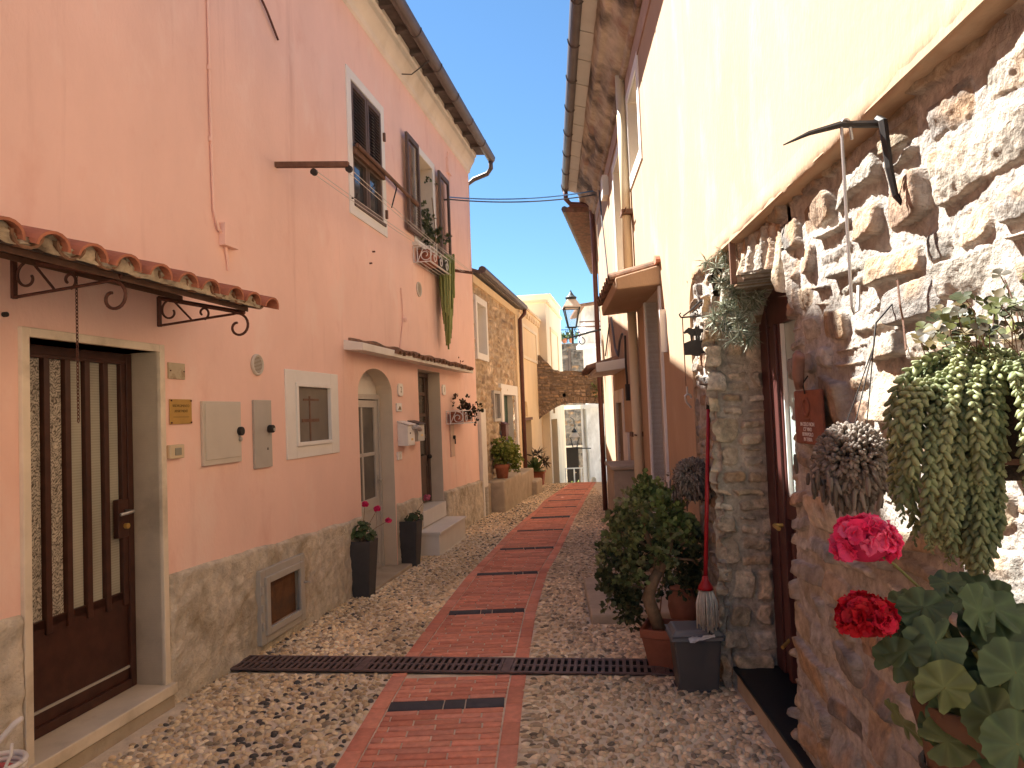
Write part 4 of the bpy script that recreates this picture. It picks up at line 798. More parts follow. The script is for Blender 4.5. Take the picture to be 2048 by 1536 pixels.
for z in (5.0, 5.2): P(H, 'balcony_rail', MB().tube([A(2.8, 28.45, z), A(6, 28.45, z)], .03, 6), m_wood2)
P(H, 'tower', MB().bx(3.15, 6, 29.6, 33, 4.2, 6.05), m_pale_wall); P(H, 'tower_window', MB().bx(3.55, 3.95, 29.55, 29.62, 4.75, 5.75), m_dark); P(H, 'window_frame', MB().bx(3.72, 3.77, 29.5, 29.56, 4.75, 5.75), m_white)
P(H, 'tower_roof', MB().prism([A(2.85, 29.3, 5.95), A(6, 29.3, 6.3), A(6, 29.3, 6.45), A(2.85, 29.3, 6.05)], (0, 4, 0)), m_oldtile)
H = T('whitewashed_house', 'sunlit peeling whitewashed house seen through the arch', 'house', (3.2, 26, -2))
FC = Frame(0, 0, 1); e = unit(A(.86, .51, 0)); FC.u = e; FC.n = A(e[1], -e[0], 0); e2 = unit(A(.80, .60, 0)); FC.u = e2; FC.n = A(e2[1]*1, -e2[0], 0); FC.o = A(2.42, 25.5, 0)
fw_, rvs = MB(), []; oh = [(.88, 1.18, -.15, .68, .2), (.35, .62, -3, -.75, .2, .14)]
wallholes(fw_, FC, 0, 3, -4, 1.72, oh, 0, None, None, rvs); P(H, 'wall', fw_, m_pale_wall)
for r, h in zip(rvs, oh): P(H, 'reveal', r, m_pale_wall); P(H, 'opening_back', MB().box(FC, h[0]-.02, h[1]+.02, h[2], h[3], -h[4]-.03, -h[4]), m_reveal)
P(H, 'side', MB().quad(A(2.42, 25.5, -4), A(3.0, 28.5, -4), A(3.0, 28.5, 1.72), A(2.42, 25.5, 1.72)), m_pale_wall)
P(H, 'roof_slab', MB().box(FC, -.15, 3, 1.72, 1.86, -3, .15), m_pale_wall); P(H, 'sill', MB().box(FC, .82, 1.24, -.22, -.15, 0, .06), m_white); P(H, 'rain_pipe', MB().tube([FC.at(.15, 1.7, .06), FC.at(.15, .4, .06), FC.at(.22, .1, .06), FC.at(.2, -3, .06)], .045, 8), m_metalgrey); P(H, 'rust_streak', MB().box(FC, 1.38, 1.44, -.1, .7, .0, .008), mat('rust_paint', (.50, .22, .10), .9, .3, 6))
t = T('hand_rail', 'white metal railing beside the steps beyond the arch', 'railing', (2.0, 25, -1.5))
for x in (1.75, 2.05, 2.3): P(t, 'post', MB().tube([A(x, 25, -2), A(x, 25, -.35)], .025, 6), m_white)
P(t, 'rail', MB().tube([A(1.6, 25, -.35), A(2.35, 25, -.35)], .025, 6), m_white)
S1('low_planter', inst(*LEAF, A(1.95, 25.5, -1.05)+rs.normal(0, 1, (120, 3))*A(.25, .1, .08), axes(rs.normal(size=(120, 3))), rs.uniform(.05, .1, 120), mixcol(120, [(.12, .2, .05), (.25, .3, .1)])), m_leaf, 'low green plants by the railing beyond the arch', 'plant', (1.95, 25.5, -1.2))
# ---- lanterns
def lantern(name, label, c, s, arm_to, stem=True):
    t = T(name, label, 'street lamp', c, None); c = np.asarray(c, float); q = lambda r, z, j: c+s*A(r*math.cos(math.pi/4+j*math.pi/2), r*math.sin(math.pi/4+j*math.pi/2), z)
    mb = MB()
    for j in range(4): mb.tube([q(.10, 0, j), q(.20, .36, j)], .012*s, 6); mb.tube([q(.10, 0, j), q(.10, 0, j+1)], .010*s, 6); mb.tube([q(.20, .36, j), q(.20, .36, j+1)], .012*s, 6)
    P(t, 'cage', mb, m_lamp_m)
    mb = MB()
    for j in range(4): mb.quad(q(.097, .01, j), q(.097, .01, j+1), q(.195, .355, j+1), q(.195, .355, j))
    P(t, 'glass', mb, m_clear)
    P(t, 'hood', MB().lathe(c, [(.235*s, .36*s), (.225*s, .385*s), (.13*s, .50*s), (.10*s, .52*s)], 4, rot=math.pi/4), m_lamp_top)
    P(t, 'crown', MB().lathe(c, [(.09*s, .52*s), (.11*s, .56*s), (.06*s, .60*s), (.02*s, .66*s), (.005*s, .70*s)], 12), m_lamp_m)
    mb = MB()
    if stem:
        mb.tube([c, c+s*A(0, 0, -.30)], .018*s, 8); a = np.asarray(arm_to, float); b = c+s*A(0, 0, -.18)
        mb.tube([b, (a+b)/2+A(0, 0, .01), a], .018*s, 8)
        for sg in (-1, 1): mb.spiral(c+s*A(sg*.10, 0, -.06), A(sg, 0, 0), A(0, 0, 1), .075*s, .02*s, 1.2, 6.6, .009*s)
        mb.spiral(b+A(.16, 0, -.09)*s, A(1, 0, 0), A(0, 0, 1), .08*s, .02*s, 1.5, -4, .009*s)
    else: mb.tube([c+s*A(0, 0, .66), c+s*A(0, 0, .95), c+s*A(-.12, 0, 1.05)], .014*s, 6); mb.tube([c+s*A(0, 0, -.02), c+s*A(.55, 0, -.05)], .02*s, 6)
    P(t, 'bracket', mb, m_lamp_m)
lantern('street_lamp', 'large old lantern on an iron bracket against the sky above the arch', atY(1144.5, 655, 12.9), .98, atY(1212, 657, 12.95))
lantern('street_lamp', 'small hanging lantern seen beneath the stone arch', atY(1150, 895, 23.4), .95, (0, 0, 0), False)

# ================================================================== YELLOW HOUSE (right)
H = T('yellow_house', 'tall sunlit yellow house with deep eaves on the right of the lane', 'house', FR.at(7, 0, 0))
yn = .03
fw_, rvs = MB(), []
oh = [(-6, 4.83, -1, 2.5, .30), (6.06, 6.93, -1, 2.68, .5), (6.80, 7.60, 4.15, 4.95, .36), (8.52, 9.42, 3.2, 4.80, .32), (9.60, 10.42, -1, 1.74, .22)]
wallholes(fw_, FR, -7, 13.0, -1, 5.6, oh, yn, None, None, rvs)
# rounded inner corner of the plaster edge
cr_ = [(4.83-.22*(1-math.sin(a)), 2.5-.22*(1-math.cos(a))) for a in np.linspace(0, math.pi/2, 9)]
fw_.prism([FR.at(4.83, 2.5, yn)]+[FR.at(s_, z, yn) for s_, z in cr_], FR.n*-.3)
P(H, 'wall', fw_, m_yel)
for r, h, bm in list(zip(rvs, oh, (m_yel, m_reveal, m_pane, m_reveal, m_wood)))[0:]:
    P(H, 'reveal', r, m_reveal if h[0] in (6.06, 8.52, 6.80) else m_yel)
    if h[0] > 0: P(H, 'opening_back', MB().box(FR, h[0]-.02, h[1]+.02, h[2], h[3], yn-h[4]-.03, yn-h[4]+.004), bm)
mb = MB().quad(FR.at(13, -1, yn), FR.at(13, 5.6, yn), FR.at(13, 5.6, -6), FR.at(13, -1, -6)); mb.quad(FR.at(-7, -1, yn), FR.at(-7, 5.6, yn), FR.at(-7, 5.6, -6), FR.at(-7, -1, -6)).quad(FR.at(-7, -1, -6), FR.at(13, -1, -6), FR.at(13, 5.6, -6), FR.at(-7, 5.6, -6)).quad(FR.at(-7, -1, -.7), FR.at(13, -1, -.7), FR.at(13, 5.6, -.7), FR.at(-7, 5.6, -.7))
P(H, 'side_wall', mb, m_yel)
U, V = np.meshgrid(np.arange(.0, 4.70, .02), np.linspace(0, 1, 9), indexing='ij'); wv = .022*fbm(U*3, U*0+5, 3)+.010*fbm(U*17, U*0+9, 6, 3)
P(H, 'plaster_edge', gridmesh(onframe(FR, U, np.interp(V, [0, .25, .45, .7, 1], [2.60, 2.53, 2.497, 2.488, 2.495])+wv*np.clip(V*4, 0, 1)-.004, np.interp(V, [0, .25, .45, .7, 1], [.0305, .034, .028, .0, -.14])+.006*fbm(U*9, V*4, 7)*np.clip(V*4, 0, 1)), np.ones(U.shape+(3,))), m_yel, sm=True)
P(H, 'eave_shade_band', MB().box(FR, -7, 13.01, 5.02, 5.24, yn-.02, yn+.012), m_eaveshade)  # strip painted as the shaded wall between window and moulding
U, V = np.meshgrid(np.arange(-1, 13.01, .05), np.linspace(0, 1, 26), indexing='ij')
pn = np.interp(V, [0, .06, .12, .2, .24, .62, .7, .78, 1], [.042, .09, .10, .12, .17, .27, .33, .36, .37]); pz = np.interp(V, [0, .06, .12, .2, .24, .62, .7, .78, 1], [5.24, 5.25, 5.30, 5.31, 5.34, 5.48, 5.50, 5.60, 5.68])
er = np.clip(fbm(U*1.1, V*1.5, 3)*2.4+.25-np.abs(U-10.3)*.0, 0, 1)*np.clip((U-9.0)/1.2, 0, 1)
pn = pn-.10*er*np.clip(V*(1-V)*4, 0, 1)*(.6+fbm(U*5, V*6, 8))+.014*fbm(U*4, V*5, 2); P(H, 'peeling_moulding', gridmesh(onframe(FR, U, V*0+pz, pn), np.ones(U.shape+(3,))), m_brownpl, sm=True)
for i, s_ in enumerate(np.arange(5.6, 13.0, .62)): P(H, 'soffit_tile', MB().prism([FR.at(s_, 5.665, .365), FR.at(s_, 5.695, .365), FR.at(s_, 5.75, .54), FR.at(s_, 5.72, .54)], FR.u*.60), m_metalgrey, .006)
P(H, 'roof', MB().prism([FR.at(-7, 5.70, .30), FR.at(-7, 5.77, .55), FR.at(-7, 5.82, .55), FR.at(-7, 7.4, -3.2), FR.at(-7, 5.8, -6.3), FR.at(-7, 5.7, -6.3), FR.at(-7, 7.3, -3.2)], FR.u*20.02), m_oldtile)
mb = MB(); pts = [(.565+.07*c, 5.79+.11*s_) for c, s_ in arc]+[(.565+.062*c, 5.79+.10*s_) for c, s_ in arc[::-1]]; mb.prism([FR.at(-7, z, n) for n, z in pts], FR.u*20.05)
for s_ in np.arange(5.2, 13, .85): mb.tube([FR.at(s_, 5.79+.115*b_, .565+.075*a_) for a_, b_ in arc], .008, 5)
P(H, 'gutter', mb, m_gut)
P(H, 'brown_downpipe', MB().tube([FR.at(12.97, 5.72, .565), FR.at(13.0, 5.56, .56), FR.at(13.02, 5.47, .48), FR.at(13.02, 5.44, .16), FR.at(13.0, 5.33, .10), FR.at(12.98, 4.8, .09), FR.at(12.98, -.3, .09)], .045, 10), m_gutbr, sm=True)
P(H, 'cream_downpipe', MB().tube([FR.at(7.72, 5.4, .09), FR.at(7.70, 2.86, .09)], .052, 12).tube([FR.at(7.72, 5.66, .3), FR.at(7.72, 5.5, .12), FR.at(7.72, 5.38, .09)], .046, 10), m_pipew, sm=True); P(H, 'lower_downpipe', MB().tube([FR.at(7.62, 2.7, .09), FR.at(7.60, -.3, .09)], .05, 12), m_pipew, sm=True)
for z in (3.75, 1.35): P(H, 'pipe_clamp', MB().box(FR, 7.59, 7.78, z, z+.05, .02, .15).tube([FR.at(7.72, z+.02, .12), FR.at(7.45, z+.02, .12)], .010, 5), m_wood2)
w_ = P(H, 'upper_window', MB().ring(FR, 6.68, 7.73, 4.02, 5.06, .12, .13, yn-.01, yn+.014, .11), m_white, .003); P(w_, 'frame', MB().ring(FR, 6.80, 7.6, 4.15, 4.95, .05, .05, -.24, -.2).box(FR, 7.18, 7.22, 4.2, 4.9, -.235, -.205), m_whitep)
w_ = P(H, 'tall_window', MB().ring(FR, 8.40, 9.54, 3.08, 4.92, .12, .12, yn-.01, yn+.014), m_white, .003); P(w_, 'shutter', MB().box(FR, 8.54, 9.4, 3.2, 4.78, -.27, -.22), m_reveal)
P(H, 'door_surround', MB().box(FR, 6.0, 6.06, -.5, 2.68, yn-.1, yn+.02).box(FR, 6.93, 7.0, -.5, 2.68, yn-.1, yn+.02), m_white, .003)
P(H, 'far_door_surround', MB().ring(FR, 9.45, 10.57, -.6, 1.92, .15, 0, yn-.02, yn+.02, .18), m_offwh, .003)
for s_ in (9.62, 9.83, 10.03, 10.22): P(H, 'door_board', MB().box(FR, s_, s_+.17, -.5, 1.72, -.185, -.15), m_wood)
P(H, 'meter_panel', MB().box(FR, 8.95, 9.33, .55, 1.35, yn, yn+.03), m_offwh, .004); P(H, 'panel_lock', MB().box(FR, 9.05, 9.2, .82, .98, yn+.03, yn+.06), m_black)
P(H, 'stay_plate', MB().box(FR, 5.80, 5.83, 2.1, 2.45, yn, yn+.05), m_white); 
P(H, 'shutter_dog', MB().tube([FR.at(8.75, 2.55, .05), FR.at(8.72, 2.2, .06), FR.at(8.7, 1.75, .05)], .014, 6).box(FR, 8.66, 8.76, 1.75, 1.95, .03, .08), m_black)
def wires(pts_list, r, m_): 
    mb = MB()
    for p in pts_list: mb.tube(p, r, 5)
    return mb
P(H, 'wall_cable', MB().tube([FR.at(11.6, 5.3, .06), FR.at(11.2, 4.6, .06), FR.at(10.6, 3.6, .06), FR.at(10.2, 3.05, .06)], .012, 5), m_cable); P(H, 'cable_loop', MB().tube([FR.at(10.4, 3.0, .06), FR.at(9.9, 2.5, .07), FR.at(9.55, 2.36, .07), FR.at(9.3, 2.55, .06), FR.at(9.0, 2.6, .06)], .016, 5), m_cable)
P(H, 'cable_box', MB().box(FR, 10.2, 10.5, 4.75, 5.05, .03, .12), m_offwh)
P(H, 'roof_bracket', MB().tube([FR.at(11.9, 2.55, .05), FR.at(10.9, 2.95, .05)], .012, 5), m_cable)
t = T('doorway_canopy', 'thick plastered canopy with a tiled edge over the tall yellow house doorway', 'canopy', FR.at(6.8, 2.68, .2))
P(t, 'slab', MB().prism([FR.at(5.97, 2.69, 0), FR.at(5.97, 2.66, .40), FR.at(5.97, 2.76, .41), FR.at(5.97, 2.86, .0)], FR.u*1.68), m_yel, .012)
mb = MB()
for i in range(8): barrel(mb, FR.at(6.1+i*.2, 2.86, .0), unit(FR.n*.42+A(0, 0, -.10)), FR.u, .46, .085); 
P(t, 'tiles', mb, m_oldtile); P(t, 'tile_tip', MB().prism([FR.at(6.0+.08*math.cos(a), 2.865+.075*math.sin(a), .02) for a in np.linspace(0, math.pi, 9)], FR.n*.05), m_tile)
t = T('far_door_canopy', 'small concrete canopy with tiled tip over the boarded far door', 'canopy', FR.at(9.8, 2.14, .2))
P(t, 'slab', MB().prism([FR.at(9.1, 2.17, 0), FR.at(9.1, 2.13, .40), FR.at(9.1, 2.25, .40), FR.at(9.1, 2.30, .0)], FR.u*1.6), m_offwh, .01)
mb = MB()
for i in range(8): barrel(mb, FR.at(9.2+i*.2, 2.28, .1), unit(FR.n*.42+A(0, 0, -.12)), FR.u, .42, .085)
P(t, 'tiles', mb, m_oldtile)
S1('masonry_box', MB().box(FR, 7.78, 8.6, -.4, .99, .0, .35).box(FR, 7.75, 8.63, .99, 1.03, -.0, .38), m_concr, 'low rendered masonry box against the yellow wall beside the cream downpipe', 'wall box', FR.at(8.2, -.1, .2), bev=.012)
FR2 = Frame(FR.at(13.05, 0)[0], rad(11), -1, FR.at(13.05, 0)[1])
H = T('far_yellow_house', 'second house on the right whose long eaves show past the first gutter', 'house', FR2.at(3, -.5, 0))
P(H, 'wall', MB().quad(FR2.at(0, -1), FR2.at(9, -1), FR2.at(9, 5.3), FR2.at(0, 5.3)), m_yel); P(H, 'roof', MB().prism([FR2.at(.02, 5.3, 0), FR2.at(.02, 5.36, .58), FR2.at(.02, 5.44, .58), FR2.at(.02, 6.6, -3), FR2.at(.02, 6.4, -3)], FR2.u*6.2), m_oldtile); P(H, 'gutter', MB().tube([FR2.at(.02, 5.42, .60), FR2.at(6.3, 5.42, .60)], .06, 8), m_gut)
S1('doorstep_slab', MB().box(FR, 5.68, 6.95, -.3, .035, -.02, .75), m_concr, 'worn stone doorstep slab beside the potted tree', 'step', FR.at(6.3, -.07, .35), bev=.02)

# ================================================================== RUBBLE STONE WALL with the doorway (right foreground)
H = T('stone_wall', 'sunlit rough rubble stone wall with an arched doorway in the right foreground', 'stone wall', FS.at(2.4, 0, 0))
SJ = 4.20
def scn(z): return np.where(z > 2.11, 3.02, 3.27-(z-.44)*.145)
def arch_(s): return np.interp(s, [2.9, 3.02, 3.06, 3.12, 3.18, 3.31, 3.63, 3.9, 4.08, 4.2, 4.3], [2.0, 2.11, 2.17, 2.22, 2.25, 2.28, 2.31, 2.28, 2.22, 2.10, 2.05])
na, nz_ = 600, 580
a1, z1 = np.meshgrid(np.linspace(0, 1, na), np.linspace(-.12, 2.505, nz_), indexing='ij'); U1 = .30+a1*(scn(z1)-.30); V1 = z1
a2, b2 = np.meshgrid(np.linspace(0, 1, 260), np.linspace(0, 1, 90), indexing='ij'); U2 = 3.02+a2*(SJ-3.02); V2 = arch_(U2)+b2*(2.505-arch_(U2))
U3, V3 = np.meshgrid(np.linspace(SJ, 4.85, 120), np.linspace(-.2, 2.505, 480), indexing='ij')
shp = [x.shape for x in (U1, U2, U3)]; Ua = np.concatenate([x.ravel() for x in (U1, U2, U3)]); Va = np.concatenate([x.ravel() for x in (V1, V2, V3)])
Ha, Ca = stonefield(Ua, Va, 5, (.085, .215), (.12, .36), .034, .019, .0055, .022, (.40, .36, .315), STONE_N)
rr_ = Va-arch_(Ua); vz = (rr_ > -.02) & (rr_ < .215) & (Ua > 2.93) & (Ua < 4.3)
Hv, Cv = stonefield(Ua+.25*(Ua-3.6)*(rr_), np.where(vz, rr_, 0), 77, (.9, .92), (.018, .036), .040, .008, .006, .008, (.54, .46, .385), STONE_N, 0); Ha = np.where(vz, np.where(rr_ > .20, Hv*.4, Hv), Ha); Ca = np.where(vz[:, None], Cv, Ca)
sp_ = np.cumsum([0]+[a*b for a, b in shp]); Hs = [Ha[sp_[i]:sp_[i+1]].reshape(shp[i]) for i in range(3)]; Cs = [Ca[sp_[i]:sp_[i+1]].reshape(shp[i]+(3,)) for i in range(3)]
ed = np.clip((a1-.93)/.07, 0, 1)**2; U1 = U1+ed*(Hs[0]-.025)*.9
Hs[0] = Hs[0]-.012*np.clip((a1-.99)/.01, 0, 1)
p1 = onframe(FS, U1, V1, Hs[0]); nq = 16
side = [FS.o+FS.u*(U1[-1]-.004*j)[:, None]+FS.n*(Hs[0][-1]*(1-j/nq)-.36*j/nq)[:, None]+A(0, 0, 1)*V1[-1][:, None] for j in range(1, nq+1)]
p1 = np.concatenate([p1, np.stack(side)]); c1 = np.concatenate([Cs[0], np.repeat(Cs[0][-1:], nq, 0)])
P(H, 'front_face', gridmesh(p1, c1), m_stonec, sm=True)
p2 = onframe(FS, U2, V2, Hs[1]); ns = 14
so_ = [p2[:, 0]-FS.n*(.27*j/ns+.004*np.sin(U2[:, 0]*60+j))[:, None]+A(0, 0, .02*j/ns) for j in range(ns, 0, -1)]
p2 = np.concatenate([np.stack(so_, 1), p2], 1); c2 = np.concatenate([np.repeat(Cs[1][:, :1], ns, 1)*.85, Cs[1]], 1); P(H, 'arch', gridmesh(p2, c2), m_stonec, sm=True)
P(H, 'pier', gridmesh(onframe(FS, U3, V3, Hs[2]+.055), Cs[2]), m_stonec, sm=True)
# far jamb, the reveal that faces the camera
Q, V4 = np.meshgrid(np.linspace(0, .40, 90), np.linspace(-.1, 2.3, 420), indexing='ij')
Hj, Cj = stonefield(Q+.06*fbm(V4*3, Q*0, 4), V4, 93, (.07, .20), (.10, .24), .045, .014, .007, .02, (.44, .36, .28), [(.62, .50, .36), (.54, .42, .30), (.68, .57, .44), (.48, .37, .26), (.58, .44, .29)], .25)
fl_ = np.clip((Q-.30)/.03, 0, 1); Hj = Hj*(1-fl_)+.005*fl_; Cj = Cj*(1-fl_[..., None])+A(.42, .35, .27)*fl_[..., None]
Pj = FS.o+FS.u*(SJ-Hj+.035)[..., None]+FS.n*(.115-Q+.035*fbm(V4*9, Q*3, 6))[..., None]+A(0, 0, 1)*V4[..., None]; P(H, 'door_jamb', gridmesh(Pj, Cj), m_stonec, sm=True)
P(H, 'doorstep', MB().box(FS, 2.3, SJ+.03, .105, .125, -.26, .05), m_slate, .004); P(H, 'doorstep_riser', MB().box(FS, 2.3, SJ+.02, -.3, .105, -.2, .035), m_concr, .012)
dn = -.235; m_mahog = mat('mahogany_door', (.085, .028, .024), .45, .2, 10, .08, 50, squash=(4, 4, .3), spec=.4)
sg = FS.px(1566, 900, dn+.04)[0]
d_ = P(H, 'entrance_door', MB().box(FS, 4.10, 4.24, .125, 2.26, dn-.03, dn+.03).box(FS, 2.95, 4.10, 2.08, 2.3, dn-.03, dn+.025).box(FS, sg+.10, 4.095, .135, 2.08, dn-.02, dn+.02).box(FS, sg+.03, sg+.095, .135, 2.08, dn-.02, dn+.045).box(FS, sg+.0, sg+.026, 1.1, 2.08, dn-.015, dn+.03), m_mahog, .006)
P(d_, 'lower_panel', MB().box(FS, 3.05, sg+.03, .14, 1.02, dn-.02, dn+.0).ring(FS, 3.2, sg-.02, .2, .95, .05, .05, dn, dn+.03), m_mahog, .006); P(d_, 'mid_rail', MB().box(FS, 3.05, sg+.03, 1.02, 1.14, dn-.02, dn+.03), m_mahog, .006)
P(d_, 'glass_pane', MB().box(FS, 3.05, sg, 1.14, 2.08, dn-.01, dn), m_glassb); P(d_, 'glazing_bead', MB().box(FS, sg-.014, sg, 1.14, 2.08, dn, dn+.022).box(FS, 3.05, sg, 1.14, 1.155, dn, dn+.022), m_whitep, .003)
P(d_, 'door_pull', MB().tube([FS.at(sg+.06, .98, dn+.04), FS.at(sg+.06, .98, dn+.09), FS.at(sg-.05, .98, dn+.10)], .011, 8).tube([FS.at(sg+.06, .36, dn+.04), FS.at(sg+.0, .34, dn+.10)], .01, 6), m_brass)
P(H, 'dark_hall', MB().box(FS, 2.6, 4.6, 0, 2.49, -.5, -.40), m_dark)
# ---- hanging plants, hooks, plaque, gourds on the stone wall
t = T('iron_pintle', 'big forged iron spike and strap driven into the stone wall', 'iron hook', FS.at(2.0, 2.4, .1))
P(t, 'spike', MB().tube([FS.at(2.02, 2.44, .07), FS.at(2.02, 2.445, .18), FS.at(2.02, 2.425, .27), FS.at(2.02, 2.395, .345)], [.011, .010, .007, .002], 6), m_black); P(t, 'strap', MB().tube([FS.at(2.02, 2.455, .075), FS.at(2.0, 2.44, .07), FS.at(1.99, 2.30, .065), FS.at(1.985, 2.22, .055), FS.at(1.98, 2.17, .02)], [.011, .013, .011, .009, .007], 6), m_black)
t = T('hook_rod', 'long galvanised wire rod hooked over the iron spike', 'hook', FS.at(2.02, 1.9, .16)); z0 = FS.pxs(1715, 620, 2.02)
top = FS.at(2.02, 2.44, .165); q = [top+FS.n*.012*math.cos(a)+A(0, 0, .02*math.sin(a)) for a in np.linspace(0, math.pi, 9)]
P(t, 'rod', MB().tube([FS.at(2.02, 2.40, .150)]+q[::-1]+[FS.at(2.02, 2.36, .178), FS.at(2.02, z0[1]+.01, .178), FS.at(2.02, z0[1]-.01, .172), FS.at(2.02, z0[1]+.0, .160), FS.at(2.02, z0[1]+.07, .156)], .0048, 8), m_steel, sm=True)
def fingerball(name, c, r, n, cols, seed, label, hang, fl=(.022, .034), fr=.0066):
    t = T(name, label, 'hanging plant', c-A(0, 0, r), 'ball shaped hanging cactus plants'); r_ = np.random.RandomState(seed)
    d = r_.normal(size=(n, 3)); d /= np.linalg.norm(d, axis=1, keepdims=True); d = d[(d[:, 2] > -.85)]; m = len(d)
    dd = d+A(0, 0, -.9)*(np.clip(.6-d[:, 2], 0, 2))[:, None]+r_.normal(0, .3, (m, 3)); pos = c+d*A(1, 1, 1.05)*r*(.78+.14*r_.rand(m, 1))
    L_ = r_.uniform(*fl, m); da_ = inst(*ball(6, 5), pos, axes(dd), np.stack([np.full(m, fr), L_/1.6, np.full(m, fr)], 1)*(r/.12)**.5, mixcol(m, cols, .3))
    k = m//3; pos = c+A(0, 0, -r*.5)+r_.normal(0, 1, (k, 3))*A(r*.42, r*.42, r*.28); P(t, 'stems', merge(da_, inst(*ball(6, 5), pos, axes(A(0, 0, -1)+r_.normal(0, .2, (k, 3))), np.stack([np.full(k, fr), r_.uniform(.02, .04, k), np.full(k, fr)], 1), mixcol(k, cols, .3)*.8)), m_leaf2, sm=True)
    P(t, 'pot', MB().lathe(c-A(0, 0, r*.75), [(r*.28, -r*.45), (r*.45, -.01), (r*.5, r*.3)], 16), m_planter, sm=True)
    if hang is not None:
        for a in range(3): P(t, 'wire', MB().tube([c+A(math.cos(a*2.1)*r*.35, math.sin(a*2.1)*r*.35, r*.5), hang], .0018, 5), m_black)
WOOL = [(.19, .155, .125), (.24, .20, .165), (.14, .115, .09), (.29, .25, .21)]
cb_ = FS.at(2.06, 1.47, .185); hk = FS.at(2.03, 1.80, .12)
fingerball('wool_cactus', cb_, .112, 1700, WOOL, 3, 'large ball of grey brown finger cactus hanging on the stone wall', hk)
P(bpy.data.objects['wool_cactus'], 'hanger_chain', MB().tube([hk, FS.at(2.05, 1.87, .10), FS.at(2.06, 1.92, .05), FS.at(2.06, 1.93, .02)], .003, 5), m_black)
c2_ = atY(1385, 955, 4.5); fingerball('wool_cactus', c2_, .118, 1200, WOOL, 8, 'smaller ball of grey finger cactus above the potted tree, beside the mop handle', None, (.03, .05), .006)
P(bpy.data.objects['wool_cactus.001'], 'support_arm', MB().tube([c2_+A(0, 0, -.12), c2_+A(.10, .02, -.16), FS.at(4.5, c2_[2]-.06, .03)], .006, 6), m_black)
t = T('terracotta_plaque', 'terracotta plaque with raised lettering beside the stone doorway', 'plaque', FS.at(2.77, 1.5, .06)); sa, sb = FS.px(1593, 790, .05)[0], FS.px(1646, 790, .05)[0]; zt_, zb_ = 1.695, 1.485
P(t, 'tablet', MB().box(FS, sb, sa, zb_, zt_, .045, .062), m_terraplq, .006); cs = (sa+sb)/2
P(t, 'relief', MB().lathe(FS.at(cs, 1.63, .062), [(.038, 0), (.038, .006), (.028, .008), (.027, .002)], 20, (FS.u, A(0, 0, 1), FS.n)).box(FS, cs-.03, cs+.03, 1.578, 1.584, .062, .067), m_terraplq, .002)
for i, ln in enumerate(('IN CIELO NON', "C'E' VINO", 'BEVIAMOLO', 'IN TERRA')): text(t, ln, FS.at(cs, 1.562-i*.0195, .0635), -FS.u, (0, 0, 1), .021 if i else .022, m_lettw)
P(t, 'hanging_cord', MB().tube([FS.at(cs, 1.68, .066), FS.at(cs+.005, 1.72, .07), FS.at(cs, 1.75, .05)], .003, 5), m_black)
t = T('dried_gourds', 'pair of dry brown gourd pieces hung above the terracotta plaque', 'gourds', FS.at(2.75, 1.7, .08))
P(t, 'straight_piece', MB().tube([FS.at(cs+.03, 1.70, .075), FS.at(cs+.02, 1.76, .08), FS.at(cs+.01, 1.835, .08), FS.at(cs+.008, 1.85, .08)], [.016, .022, .020, .008], 10), m_horn, sm=True)
P(t, 'curved_piece', MB().tube([FS.at(cs-.0, 1.715, .085), FS.at(cs-.02, 1.75, .095), FS.at(cs-.05, 1.80, .10), FS.at(cs-.085, 1.822, .105), FS.at(cs-.12, 1.815, .105)], [.014, .022, .022, .017, .005], 10), m_horn, sm=True)
# iron bracket with little cow sign
t = T('iron_sign_bracket', 'small black wrought iron bracket with dark sign board and cow figures on the stone pier', 'sign', FS.at(4.5, 2.0, .1)); B = lambda n, z: FS.at(4.5, z, n)
mb = MB().tube([B(.02, 2.22), B(.2, 2.215)], .006, 6).tube([B(.02, 2.30), B(.045, 2.32), B(.08, 2.31), B(.14, 2.255), B(.185, 2.225)], .006, 6).tube([B(.015, 2.1), B(.015, 2.32)], .008, 6).spiral(B(.05, 2.265), FS.n, A(0, 0, 1), .035, .008, 0, 7, .005); mb.spiral(B(.105, 2.24), FS.n, A(0, 0, 1), .02, .006, 0, 6, .004); mb.tube([B(.2, 2.215), B(.21, 2.235), B(.20, 2.245)], .005, 5)
P(t, 'scroll_arm', mb, m_black); P(t, 'hanging_rod', MB().tube([B(.192, 2.215), B(.19, 1.78)], .0035, 5), m_wood2)
bp_ = [(.185, 1.975), (.19, 2.05), (.15, 2.065), (.11, 2.07), (.06, 2.06), (.02, 2.055), (.02, 1.98), (.06, 1.97), (.11, 1.965), (.15, 1.975)]; P(t, 'sign_board', MB().prism([B(*p) for p in bp_], FS.u*.012), m_black)
cow = [(.05, 2.065), (.055, 2.10), (.05, 2.135), (.09, 2.14), (.13, 2.14), (.155, 2.15), (.175, 2.135), (.188, 2.12), (.183, 2.11), (.165, 2.115), (.148, 2.10), (.145, 2.065), (.135, 2.065), (.13, 2.095), (.075, 2.095), (.065, 2.065)]; P(t, 'cow_figure', MB().prism([B(*p) for p in cow], FS.u*.008), m_black)
for n in (.095, .11): P(t, 'standing_figure', MB().prism([B(n-.008, 2.066), B(n-.006, 2.11), B(n-.007, 2.15), B(n, 2.162), B(n+.007, 2.15), B(n+.006, 2.066)], FS.u*-.006), m_black)
S1('wall_hook', MB().tube([B(.185, 1.775), B(.185, 1.72)], .006, 6).tube([B(.16, 1.70), B(.165, 1.72), B(.185, 1.73), B(.20, 1.715), B(.195, 1.68), B(.165, 1.64)], .007, 6), m_steel, 'pale metal hook hanging on the string below the cow sign', 'hook', B(.18, 1.7)); 
